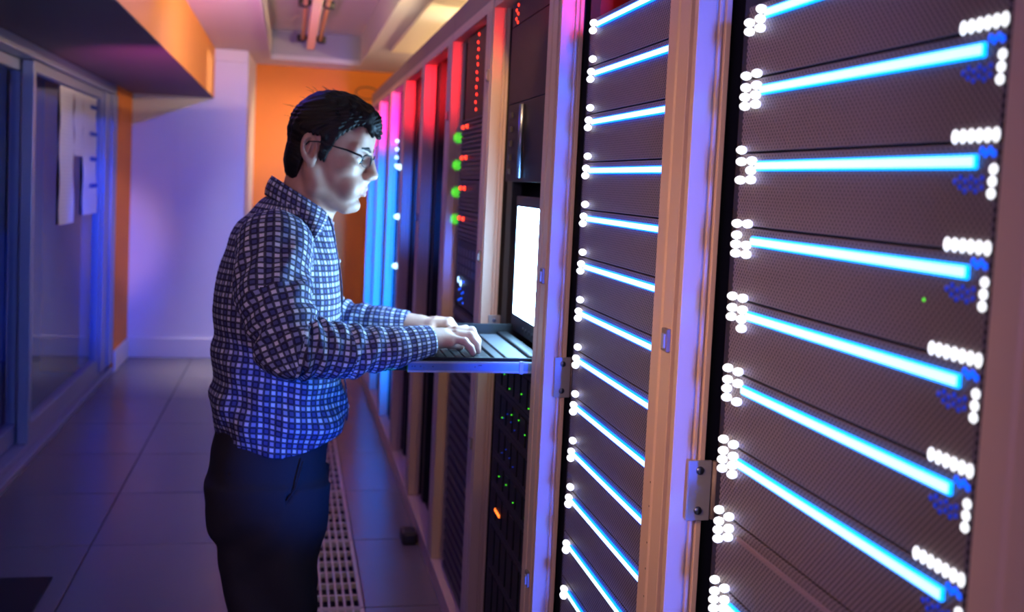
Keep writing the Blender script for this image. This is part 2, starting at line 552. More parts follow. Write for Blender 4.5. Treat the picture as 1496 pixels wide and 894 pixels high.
# notices taped to the glass
def sheet(y0, y1, z0, z1, curl, label, bars=()):
    v, f = [], []
    nu, nv = 4, 14
    for j in range(nv + 1):
        t = j / nv
        z = z1 + (z0 - z1) * t
        for i in range(nu + 1):
            u = i / nu
            x = XG - 0.020 + curl * (t ** 2) * (0.4 + 0.6 * u) + 0.006 * math.sin(7 * t + 2 * u) ** 2
            v.append((x, y0 + (y1 - y0) * u + curl * 0.5 * t, z))
    for j in range(nv):
        for i in range(nu):
            a = j * (nu + 1) + i
            f.append((a, a + 1, a + nu + 2, a + nu + 1))
    m = MB()
    m.v, m.f = v, f
    o = m.build('paper_notice', M['paper'])
    s = o.modifiers.new('thickness', 'SOLIDIFY')
    s.thickness = 0.0012
    for zb in bars:
        t = (zb - z1) / (z0 - z1)
        xb = XG - 0.016 + curl * t * t + 0.006
        MB().box(xb, xb + 0.0015, y0 + 0.45 * (y1 - y0), y1 - 0.01, zb - 0.012, zb + 0.012).build('printed_bar', M['paper_bar'], o)
    return tag(o, label, 'notice', 'notices on the glass door')
sheet(5.93, 6.28, 1.07, 1.80, 0.010, 'long white paper notice on the glass door, hanging lowest and nearer the middle stile')
sheet(6.30, 6.55, 1.44, 1.80, 0.010, 'short white paper notice between the two long ones on the glass door')
sheet(6.56, 6.98, 1.10, 1.80, 0.014, 'long white paper notice with blue printed bars beside the door jamb', (1.74, 1.58, 1.43, 1.27))

# unlit twin tube fixture in the ceiling recess
lf = empty('ceiling_lamp', (0.10, 6.0, RZ))
tag(lf, 'unlit narrow lamp batten with two thin tubes in the ceiling recess', 'lamp')
def clamp(y):
    m = MB()
    for s in (-1, 1):
        m.tube([(s * 0.026, y, -0.222), (s * 0.055, y, -0.232), (s * 0.092, y, -0.232)], [0.014, 0.026, 0.022], 10)
    return m
MB().box(-0.026, 0.026, -2.6, 1.36, -0.262, -0.212).build('batten', M['tube_glass'], lf, bevel=0.006)
hm = MB()
for y in (-1.9, -0.3, 1.1):
    hm.tube([(0, y, -0.215), (0, y, 0)], 0.006, 8)
hm.build('hanger', M['steel'], lf)
for y in (-1.75, -0.40, 1.02):
    clamp(y).build('tube_clamp', M['black'], lf, smooth=True)
for s in (-1, 1):
    MB().tube([(s * 0.055, -1.73, -0.236), (s * 0.055, 1.0, -0.236)], 0.012, 10).build('tube', M['orange_tube'], lf, smooth=True)

# warm tube lamp lying over the racks, out of sight behind their tops
wl = empty('tube_lamp', (1.38, 5.0, 2.0))
tag(wl, 'lit warm tube lamp lying above the rack tops near the right wall', 'lamp')
MB().tube([(0, -3.2, 0.058), (0, 2.9, 0.058)], 0.013, 10).build('tube', M['tube_on'], wl)
MB().box(-0.03, 0.03, -3.25, 2.95, -0.03, 0.038).build('batten', M['alu'], wl)
MB().box(-0.012, 0.012, -3.23, -3.2, 0.03, 0.07).box(-0.012, 0.012, 2.9, 2.93, 0.03, 0.07).build('tube_holder', M['black'], wl)

# cable loop on the orange wall
pts = [(0.42 + 0.0 * i, 0, 0) for i in range(1)]
cp = []
for i in range(19):
    a = R(20 + i * 17)
    cp.append((0.60 + 0.095 * math.cos(a), YO - 0.012, 2.10 + 0.052 * math.sin(a) + 0.006 * i / 19))
tag(MB().tube(cp, 0.006, 6).build('cable_loop', M['rust_cable'], smooth=True), 'thin cable loop hanging on the orange wall above the far racks', 'cable')

# dark mat, lower left
tag(MB().box(-1.13, -0.74, 2.75, 3.715, 0.0, 0.008).build('floor_mat', M['mat'], bevel=0.003), 'black rectangular mat on the floor tiles by the glass doors', 'mat')

# ================================================================== RACKS
H_TOP = 1.97
def rack_frame():
    r = empty('server_rack', (XR, YB0, 0))
    # near post with a shallow groove in its face
    near = [(0, 0.013), (0, 0.050), (0.003, 0.053), (0.003, 0.058), (0, 0.061), (0, 0.095), (0.034, 0.095), (0.034, 0.013)]
    MB().prism(list(reversed(near)), 0.07, 1.87).build('near_post', M['post'], r, bevel=0.0015)
    far = [(0, 0.752), (0, 0.738), (0.026, 0.738), (0.0265, 0.742), (0.029, 0.742), (0.0295, 0.735), (0.034, 0.735), (0.0345, 0.739), (0.037, 0.739), (0.0375, 0.731), (0.045, 0.731), (0.045, 0.752)]
    MB().prism(list(reversed(far)), 0.07, 1.87).build('far_post', M['post'], r, bevel=0.0008)
    MB().box(0.002, 0.05, 0.013, 0.752, 1.87, 1.90).build('header', M['post'], r, bevel=0.002)
    MB().box(0.006, 1.0, 0.0, 0.7545, 1.901, H_TOP).build('top_cap', M['post_dark'], r, bevel=0.003)
    MB().box(0.0, 0.06, 0.002, 0.753, 0.0, 0.068).build('plinth', M['post'], r, bevel=0.003)
    MB().box(0.02, 1.0, 0.7525, 0.7548, 0.07, 1.90).box(0.98, 1.0, 0.0, 0.752, 0.07, 1.90).box(0.061, 0.98, 0.0, 0.752, 0.0, 0.05).build('casing', M['black'], r)
    MB().box(0.036, 0.075, 0.098, 0.118, 0.07, 1.868).box(0.05, 0.075, 0.632, 0.70, 0.07, 1.868).build('mounting_rail', M['black'], r)
    return r

hinge_mb = None
def hinge(r, z):
    h = MB().box(0.0, 0.004, 0, 0.034, -0.042, 0.042).build('hinge', M['zinc'], r, (0.020, 0.7300, z), bevel=0.001)
    h.rotation_euler = (0, 0, R(-90))
    MB().tube([(0.002, 0.0, -0.040), (0.002, 0.0, 0.040)], 0.006, 10).build('pin', M['post_dark'], h, (0.0, 0.041, 0), smooth=True)
    for zz in (-0.028, 0.028):
        MB().dome((0.004, 0.017, zz), (1, 0, 0), 0.006, 0.003, 12).build('screw', M['steel'], h, smooth=True)

def latch(r, z, y=0.02):
    l = MB().box(-0.006, 0.002, -0.004, 0.018, -0.016, 0.016).build('latch', M['post_dark'], r, (0, y, z), bevel=0.001)
    MB().box(-0.009, -0.005, 0.0, 0.011, -0.012, 0.009).build('striker', M['zinc'], l, bevel=0.001)

proto = rack_frame()
rack_labels = {
    -1: 'nearest server rack, filled with wide units carrying long blue light bars',
    0: 'second server rack, narrow blue bars behind its tan post, right of the lit screen',
    1: 'third server rack, holding the pulled out console drawer and lit screen',
    2: 'fourth server rack, with pairs of red lights, just behind the console drawer',
    3: 'fifth server rack, with a slatted vent front between two red topped posts',
    4: 'sixth server rack, black inside, left of the slatted rack',
    5: 'seventh server rack, glowing blue, with white lights down its edge',
    6: 'eighth server rack, glowing blue with magenta top, seen beside the man\'s forehead',
    7: 'ninth and last server rack, at the orange wall end of the row'}
racks = {}
def yb(k):
    return YB0 + PITCH * k
clones = {}
for k in range(-1, 8):
    r = proto if k == 0 else copy_tree(proto, (XR, yb(k), 0))
    tag(r, rack_labels[k], 'rack', 'row of server racks')
    racks[k] = r
hinge(racks[-1], 0.985)
hinge(racks[0], 1.0)
hinge(racks[1], 0.99)
latch(racks[0], 1.185)
latch(racks[1], 1.205)
latch(racks[1], 0.555)
latch(racks[2], 1.19)
latch(racks[2], 1.69)
latch(racks[2], 0.66)
latch(racks[3], 1.62)
latch(racks[4], 1.24)
# screw holes down the face of the second rack's post
for i in range(9):
    z = 0.62 + i * 0.045 + random.uniform(-0.01, 0.01)
    MB().dome((0.0, 0.064, z), (-1, 0, 0), 0.0017, 0.0004, 8, 2).build('screw_hole', M['black'], racks[0])
for i, z in enumerate((1.03, 1.08)):
    MB().dome((0.0, 0.03, z), (-1, 0, 0), 0.0045, 0.0006, 10, 2).build('screw_hole', M['black'], racks[-1])
# black rubber foot poking out of the base
tag(MB().box(-0.03, 0.03, -0.045, 0.045, 0, 0.05).build('rubber_foot', M['cable'], None, (0.49, 4.0, 0), bevel=0.012), 'black rubber foot on the floor against the fourth rack\'s base', 'foot')

# ------------------------------------------------------------------ perforated units with light bars (first two racks)
UP = 0.0914
XP = 0.555 - XR      # panel front, seen from the rack front
dot_src = MB().dome((0, 0, 0), (-1, 0, 0), 0.0062, 0.003, 14, 3).dome((0, 0, 0), (1, 0, 0), 0.0062, 0.003, 14, 3).build('led', M['dot'], None, smooth=True)
bdot_src = MB().dome((0, 0, 0), (-1, 0, 0), 0.0034, 0.001, 10, 2).build('blue_led', M['blue_dot'], None, smooth=True)
ddot_src = MB().dome((0, 0, 0), (-1, 0, 0), 0.0028, 0.0008, 8, 2).build('dim_led', M['dim_blue_dot'], None, smooth=True)
# a unit is built with its origin at the near end of its bar; y runs away from the camera
L = 0.4231
def unit(name, lit=True):
    t = empty(name)
    top, bot = 0.0165, 0.0165 - UP
    MB().box(0.008, 0.0125, -0.022, L + 0.055, bot + 0.0012, top - 0.0012).build('front_panel', M['perf'], t, bevel=0.0008)
    MB().box(0.013, 0.40, -0.010, L + 0.04, bot + 0.001, top - 0.001).build('chassis', M['black'], t)
    if lit:
        e = MB().box(0.0035, 0.008, 0.0, L, -0.0063, 0.0063).build('light_bar', M['wide_edge'], t, bevel=0.0015)  # wider blue strip stands in for the halo round the core
        MB().box(0.0022, 0.0036, 0.001, L - 0.001, -0.0041, 0.0041).build('core_strip', M['wide_core'], e, bevel=0.0006)
    else:
        MB().box(0.005, 0.008, 0.02, L - 0.01, -0.003, 0.003).build('light_bar', M['bar_off'], t, bevel=0.001)
    return t

def leds_a(t, n_right, jit, green=False, right=True):
    for c, (dy, dz) in enumerate(((0.0100, 0.0), (0.0410, -0.0006))):
        for q, z in enumerate((-0.0710, 0.0062, -0.0055, -0.0168)):
            if (jit + c * 4 + q) % 11 == 10:
                continue
            inst(dot_src, t, (0.003, L + dy - 0.004 * (q % 2) * 0.3, z + dz)).scale = (2.3, 1.0, 0.86)
    if right:
        for i in range(n_right):
            inst(dot_src, t, (0.006, -0.022 + i * 0.0108, -0.0702)).scale = (0.72, 0.62, 1.0)
        for i in range(3):
            inst(dot_src, t, (0.006, -0.022 + 0.0004 * i, -0.0062 - i * 0.0099)).scale = (0.72, 0.74, 0.70)
        for i in range(4):
            inst(bdot_src, t, (0.0075, -0.019 + i * 0.0052, 0.0095 if i % 2 else 0.0065))
        for i in range(11):
            inst(ddot_src, t, (0.0075, -0.006 + (i % 6) * 0.0072, -0.0135 - (i // 6) * 0.0075 - (i % 2) * 0.003))

def leds_b(t, n):
    for z, dy in ((-0.0641, 0.0085), (0.0042, 0.0150), (-0.0098, 0.0178))[3 - n:]:
        inst(dot_src, t, (0.001, L + dy - 0.003, z)).scale = (2.3, 2.0, 1.10)

ZA0, YA = 1.39 + 0.1298, 0.7825
pa = unit('server_unit')
pa_off = None
# top unit (i = -1) to the bottom one
for i in range(-1, 9):
    z = ZA0 - 0.0917 * i
    loc = (0.555 - 0.008, YA, z)
    lit = (i != 6)
    if i == -1:
        t = pa
        t.location = loc
    elif lit:
        tmp = empty('server_unit', loc)
        for ch in kids(pa):
            if ch.name.startswith(('front_panel', 'chassis', 'light_bar')):
                c = ch.copy()
                COL.objects.link(c)
                c.parent = tmp
                for g in kids(ch):
                    d = g.copy()
                    COL.objects.link(d)
                    d.parent = c
        t = tmp
    else:
        t = unit('server_unit', False)
        t.location = loc
    if i >= -1:
        leds_a(t, 7 if i in (2, 4, 5) else 6, (i + 2) * 5, right=(i < 8))
    if i == 6:
        t.name = 'server_unit.900'
    lab = 'perforated server unit in the nearest rack, %s from the top, %s' % (ORD[i + 1], 'its light bar unlit' if not lit else 'with a lit blue bar')
    if i == 2:
        g = inst(bdot_src, t, (0.0075, 0.062, -0.030))
        g.name = 'green_led'
        g.data = bdot_src.data.copy()
        g.data.materials.clear()
        g.data.materials.append(M['green_dot'])
        g.scale = (0.5, 0.5, 0.5)
    tag(t, lab, 'server', 'lit units in the nearest rack')

ZB0, YBB = 1.39 + 0.3089, 1.5174
# the units of the second rack have whiter bars: their own two meshes, shared by all of them
narrow = {}
def narrow_mesh(me, mat):
    if me.name not in narrow:
        c = me.copy()
        c.materials.clear()
        c.materials.append(mat)
        narrow[me.name] = c
    return narrow[me.name]
for i in range(-1, 15):
    z = ZB0 - 0.0911 * i
    if i == -1:
        continue
    t = empty('server_unit', (0.555 - 0.008, YBB, z))
    for ch in kids(pa):
        if ch.name.startswith(('front_panel', 'chassis', 'light_bar')):
            c = ch.copy()
            COL.objects.link(c)
            c.parent = t
            if ch.name.startswith('light_bar'):
                c.data = narrow_mesh(ch.data, M['bar_edge'])
            for g in kids(ch):
                d = g.copy()
                COL.objects.link(d)
                d.parent = c
                d.data = narrow_mesh(g.data, M['bar_core'])
    leds_b(t, 2 if i in (10, 11, 12, 13) else 3)
    tag(t, 'perforated server unit with lit blue bar in the second rack, %s from the top' % ORD[i], 'server', 'lit units in the second rack')
for s_ in (dot_src, bdot_src, ddot_src):
    COL.objects.unlink(s_)

# ------------------------------------------------------------------ dark equipment in the other racks
def led_row(t, pts, mat, r=0.006, name='led', deep=1.0):
    src = None
    for p in pts:
        if src is None:
            src = MB().dome((0, 0, 0), (-1, 0, 0), r, 0.003 * deep, 10, 3).build(name, mat, t, p, smooth=True)
        else:
            inst(src, t, p)

def device(name, k, z0, z1, label, cat, mat='server_dark', y0=0.125, y1=0.625, x=XP, group=None, slats=0):
    if k >= 3:
        x = x + 0.07
    t = empty(name, (XR + x, yb(k) + y0, z0))
    w, h = y1 - y0, z1 - z0
    MB().box(0.004, 0.42, 0.0, w, 0.0008, h - 0.0008).build('chassis', M['black'], t)
    MB().box(0.0, 0.0045, -0.008, w + 0.008, 0.001, h - 0.001).build('front_panel', M[mat], t, bevel=0.0008)
    if slats:
        src = None
        for i in range(slats):
            zz = h * (i + 0.5) / slats
            if src is None:
                src = MB().box(-0.007, 0.0, 0.01, w - 0.01, -h / slats * 0.28, h / slats * 0.28).build('slat', M['slat'], t, (0, 0, zz))
            else:
                inst(src, t, (0, 0, zz))
    tag(t, label, cat, group)
    return t

# third rack: devices above and below the console drawer
t = device('network_switch', 1, 1.80, 1.862, 'dark switch with red lights at the top of the third rack, above the lit screen', 'switch', 'brown_panel')
led_row(t, [(-0.001, 0.43 + 0.02 * (i % 2), 0.006 + i * 0.011) for i in range(5)], M['red_dot'], 0.0045)
t = device('blank_panel', 1, 1.60, 1.80, 'brown blank panel in the third rack, under the switch with red lights', 'panel', 'brown_panel', y0=0.16)
t = device('server_unit', 1, 1.40, 1.60, 'black server with a vertical steel rod in the third rack, above the lit screen', 'server', 'satin_black')
MB().tube([(-0.008, 0.30, 0.01), (-0.008, 0.30, 0.19)], 0.007, 10).build('rod', M['steel'], t, smooth=True)
for q in range(5):
    MB().box(-0.006, 0.0, 0.44, 0.46, 0.02 + q * 0.036, 0.034 + q * 0.036).build('rail_clip', M['server_grey'], t)
labels_c = ['just below the console drawer', 'second below the console drawer', 'third below the console drawer', 'fourth below the console drawer, above the orange lights', 'with four orange lights', 'below the one with orange lights', 'second from the floor', 'lowest, at the floor']
zs = [0.955, 0.86, 0.77, 0.68, 0.60, 0.50, 0.38, 0.22, 0.075]
for i in range(8):
    t = device('server_unit', 1, zs[i + 1], zs[i], 'dark server in the third rack, ' + labels_c[i], 'server', 'server_dark', group='dark servers below the console drawer')
    h = zs[i] - zs[i + 1]
    for q in range(6):
        MB().box(-0.004, 0.0, 0.04 + q * 0.075, 0.10 + q * 0.075, 0.012, h - 0.012).build('drive_bay', M['satin_black'], t, bevel=0.002)
    if i in (0, 1, 3):
        led_row(t, [(-0.0045, 0.06 + 0.05 * random.random() + 0.1 * q, 0.02 + h * 0.5 * random.random()) for q in range(4)], M['green_dot'], 0.0016)
    if i == 4:
        led_row(t, [(-0.005, 0.355 + 0.017 * q, 0.045) for q in range(4)], M['orange_dot'], 0.0055)
    if i in (1, 2):
        led_row(t, [(-0.0045, 0.22 + 0.045 * q, 0.03 + 0.01 * (q % 3)) for q in range(4)], M['dim_blue_dot'], 0.0015)

# fourth rack
t = device('network_switch', 2, 1.60, 1.865, 'dark switch with a column of red lights at the top of the fourth rack', 'switch', 'satin_black', y1=0.60)
led_row(t, [(-0.002, 0.25 + 0.012 * (i % 2), 0.02 + i * 0.023) for i in range(11)], M['red_dot'], 0.0055)
zz = [1.60, 1.50, 1.402, 1.304, 1.206]
for i in range(4):
    t = device('server_unit', 2, zz[i + 1], zz[i], 'dark server with a pair of red lights in the fourth rack, %s from the top' % ORD[i], 'server', 'server_grey', group='servers with red light pairs', slats=7)
    led_row(t, [(-0.008, 0.355 + 0.08 * q, (zz[i] - zz[i + 1]) * 0.72) for q in range(2)], M['red_dot'], 0.0075, deep=3.2)
t = device('network_switch', 2, 0.99, 1.206, 'switch with blue patch ports and bright blue lights in the fourth rack', 'switch', 'satin_black')
for q in range(8):
    for w in range(3):
        MB().box(-0.004, 0.0, 0.05 + q * 0.055, 0.095 + q * 0.055, 0.11 + w * 0.03, 0.132 + w * 0.03).build('port', M['server_grey'], t)
led_row(t, [(-0.006, 0.42, 0.085), (-0.006, 0.37, 0.078)], M['cyan_dot'], 0.011)
led_row(t, [(-0.006, 0.40 - 0.03 * (i % 4), 0.02 + 0.028 * (i // 4) + 0.006 * (i % 3)) for i in range(12)], M['blue_dot'], 0.004, 'blue_led')
zl = [0.985, 0.80, 0.62, 0.44, 0.26, 0.08]
for i in range(5):
    t = device('server_unit', 2, zl[i + 1], zl[i], 'black server in the lower fourth rack, %s below the blue lit switch' % ORD[i], 'server', 'satin_black', group='black servers in the lower fourth rack', slats=5)

# fifth rack: slatted vent front
t = device('network_switch', 3, 1.66, 1.865, 'dark switch with red lights at the top of the fifth rack', 'switch', 'satin_black')
led_row(t, [(-0.002, 0.20 + 0.015 * (i % 2), 0.02 + i * 0.03) for i in range(6)], M['red_dot'], 0.007)
device('vent_panel', 3, 1.08, 1.655, 'tall vent panel of brown horizontal slats in the fifth rack', 'vent', 'satin_black', slats=24)
device('server_unit', 3, 0.60, 1.07, 'black server with few features below the slatted vent in the fifth rack', 'server', 'satin_black', slats=6)
device('server_unit', 3, 0.08, 0.59, 'black server at the bottom of the fifth rack', 'server', 'satin_black', slats=6)
# sixth rack
t = device('server_unit', 4, 1.00, 1.86, 'tall black server with one green light in the sixth rack', 'server', 'satin_black', slats=8)
led_row(t, [(-0.008, 0.07, 0.03)], M['green_dot'], 0.012)
device('server_unit', 4, 0.08, 0.99, 'black server in the lower half of the sixth rack', 'server', 'satin_black', slats=8)
# seventh to ninth racks
for k, nm in ((5, 'seventh'), (6, 'eighth'), (7, 'ninth')):
    t = device('server_unit', k, 0.95, 1.86, 'server front washed in blue light, upper half of the %s rack' % nm, 'server', 'server_grey', slats=9)
    if k == 5:
        led_row(t, [(-0.009, 0.40, 0.63 - 0.075 * i) for i in range(4)], M['cyan_dot'], 0.012)
    device('server_unit', k, 0.08, 0.94, 'server front washed in blue light, lower half of the %s rack' % nm, 'server', 'server_grey', slats=9)
# white lights down the edge of the seventh rack
led_row(racks[5], [(-0.001, 0.070, 1.455 - 0.243 * i) for i in range(4)], M['cyan_dot'], 0.014, 'edge_led', 8.0)
for i in range(4):
    MB().dome((0.041, 0.7305, 1.605 - 0.045 * i), (0, -1, 0), 0.009, 0.006, 10, 3).build('post_led', M['cyan_dot'], racks[5], smooth=True)
spot('blue_spill_fill', (0.49, 4.75, 1.15), (0.40, 4.85, 0.0), 9.0, (0.0, 0.04, 1.0), 26, 0.9)  # added spot, makes the blue pool on the floor

# added unseen lamps inside the racks, colouring the posts
def strip(name, k, z0, z1, power, color, spread=26, x=0.552):
    h = z1 - z0
    return area(name, (x, yb(k) + 0.124, (z0 + z1) / 2), (x + 0.045, yb(k) + 0.74, (z0 + z1) / 2), 0.02, power * h, color, h, spread)
for k, pw, z0 in ((0, 1.3, 1.72), (1, 1.7, 1.75), (2, 2.1, 1.63), (3, 2.2, 1.65), (4, 2.1, 1.68)):
    strip('red_post_fill', k, z0, 1.86, pw, (1.0, 0.015, 0.02))
for k, pw, z0, z1 in ((2, 2.2, 1.08, 1.26), (3, 0.3, 1.1, 1.4), (4, 1.0, 1.1, 1.45)):
    strip('blue_spill_fill', k, z0, z1, pw, (0.0, 0.12, 1.0))
for i in range(4):
    spot('green_post_fill', (0.552, yb(2) + 0.62, 1.545 - 0.093 * i), (0.56, yb(2) + 0.738, 1.545 - 0.093 * i), 0.95, (0.05, 1.0, 0.0), 20, 0.6, 0.005)
for k, pw in ((5, 7.0), (6, 7.5), (7, 5.5)):
    strip('blue_spill_fill', k, 0.25, 1.52, pw, (0.0, 0.14, 1.0), 60)
    strip('magenta_post_fill', k, 1.63, 1.86, pw * 0.42, (1.0, 0.01, 0.35))

# added unseen blue strips by the near posts, lighting the far posts
for k in (-1, 0):
    area('blue_strip_fill', (0.536, yb(k) + 0.104, 1.05), (0.536, yb(k) + 0.74, 1.05), 0.016, 0.85, (0.02, 0.10, 1.0), 1.6, 15)

# added spots imitate light spilling from the bars' far ends
for k, z0, dz, rows in ((-1, ZA0, 0.0917, (0, 3, 6)), (0, ZB0, 0.0911, (1, 2, 3, 4, 6, 8, 11))):
    for i in rows:
        z = z0 - dz * i
        spot('bar_spill_fill', (0.540, yb(k) + 0.615, z), (0.535, yb(k) + 0.738, z - 0.012), 0.10, (0.0, 0.32, 1.0), 24, 0.5, 0.003)

# ================================================================== CONSOLE DRAWER
kd = empty('console_drawer', (0.55, 2.455, 1.0))
tag(kd, 'pulled out black console drawer with keyboard, steel rail and bright white screen', 'console')
def kb(m, x0, x1, y0, y1, z0, z1):     # in room coordinates
    return m.box(x0 - 0.55, x1 - 0.55, y0 - 2.455, y1 - 2.455, z0 - 1.0, z1 - 1.0)
Y0, Y1 = 2.262, 2.665
kb(kb(kb(kb(MB(), 0.212, 0.95, Y0, Y1, 0.982, 0.990), 0.212, 0.95, Y0, Y0 + 0.004, 0.990, 1.012), 0.212, 0.95, Y1 - 0.004, Y1, 0.990, 1.034), 0.205, 0.215, Y0, Y1, 0.980, 1.008).build('tray', M['satin_black'], kd, bevel=0.001)
rail = kb(MB(), 0.258, 0.95, Y0 - 0.012, Y0 - 0.001, 0.981, 1.0045).build('side_rail', M['steel'], kd, bevel=0.0015)
kb(kb(MB(), 0.2585, 0.95, Y0 - 0.014, Y0 - 0.0118, 1.0005, 1.0045), 0.2585, 0.95, Y0 - 0.014, Y0 - 0.0118, 0.981, 0.985).build('rail_lip', M['zinc'], rail)
for x in (0.268, 0.274, 0.286, 0.313, 0.405):
    MB().dome((x - 0.55, Y0 - 0.0118 - 2.455, 0.9935 - 1.0), (0, -1, 0), 0.0016, 0.0004, 8, 2).build('rivet', M['black'], rail)
MB().dome((0.2935 - 0.55, Y0 - 0.0118 - 2.455, 0.9905 - 1.0), (0, -1, 0), 0.0022, 0.0014, 10, 2).build('rivet', M['steel'], rail, smooth=True)
kb(MB(), 0.412, 0.420, Y0 - 0.0124, Y0 - 0.0118, 0.996, 0.998).build('slot', M['black'], rail)
kb(MB(), 0.503, 0.512, Y0 - 0.016, Y0 - 0.012, 0.979, 1.007).build('rail_bracket', M['zinc'], rail, bevel=0.001)
MB().box(0.26 - 0.55, 0.95 - 0.55, Y1 + 0.001 - 2.455, Y1 + 0.01 - 2.455, -0.019, 0.005).build('side_rail', M['steel'], kd)
kbd = kb(MB(), 0.30, 0.452, Y0 + 0.008, Y1 - 0.008, 0.9905, 1.004).build('keyboard', M['satin_black'], kd, bevel=0.002)
ksrc = None
for i in range(6):
    for j in range(20):
        p = (0.315 + i * 0.0205 - 0.55 + 0.0, Y0 + 0.022 + j * 0.0188 - 2.455, 0.0045)
        if ksrc is None:
            ksrc = MB().box(-0.0085, 0.0085, -0.0078, 0.0078, 0, 0.005).build('key', M['bezel'], kbd, p, bevel=0.0012)
        else:
            inst(ksrc, kbd, p)
kb(MB(), 0.457, 0.478, Y0 + 0.008, Y1 - 0.008, 0.9905, 1.007).build('key_strip', M['server_dark'], kd, bevel=0.001)
kb(MB(), 0.479, 0.527, Y0 + 0.012, Y1 - 0.03, 0.9905, 1.011).build('touch_plate', M['touch'], kd, bevel=0.002)
kb(MB(), 0.53, 0.56, Y0 + 0.005, Y1 - 0.005, 0.9905, 1.016).build('hinge_bar', M['satin_black'], kd, bevel=0.004)
mon = kb(MB(), 0.572, 0.592, Y0 + 0.004, Y1 + 0.02, 1.02, 1.365).build('monitor_bezel', M['bezel'], kd, bevel=0.003)
kb(MB(), 0.5705, 0.5725, Y0 + 0.02, 2.655, 1.064, 1.338).build('screen', M['screen'], mon)
kb(MB(), 0.5700, 0.5726, Y0 + 0.02, 2.66, 1.3385, 1.347).build('top_edge', M['touch'], mon)
for q in range(6):
    MB().dome((0.5715 - 0.55, 2.36 + q * 0.035 - 2.455, 0.038), (-1, 0, 0), 0.006, 0.002, 10, 2).build('button', M['server_grey'], mon, smooth=True)
point('green_drawer_lamp', (0.20, 2.262, 0.972), 0.10, (0.05, 1.0, 0.25), 0.004)
MB().dome((0.206 - 0.55, 2.275 - 2.455, -0.014), (-1, 0, 0), 0.004, 0.003, 10, 2).build('power_led', M['green_dot'], kd, smooth=True)

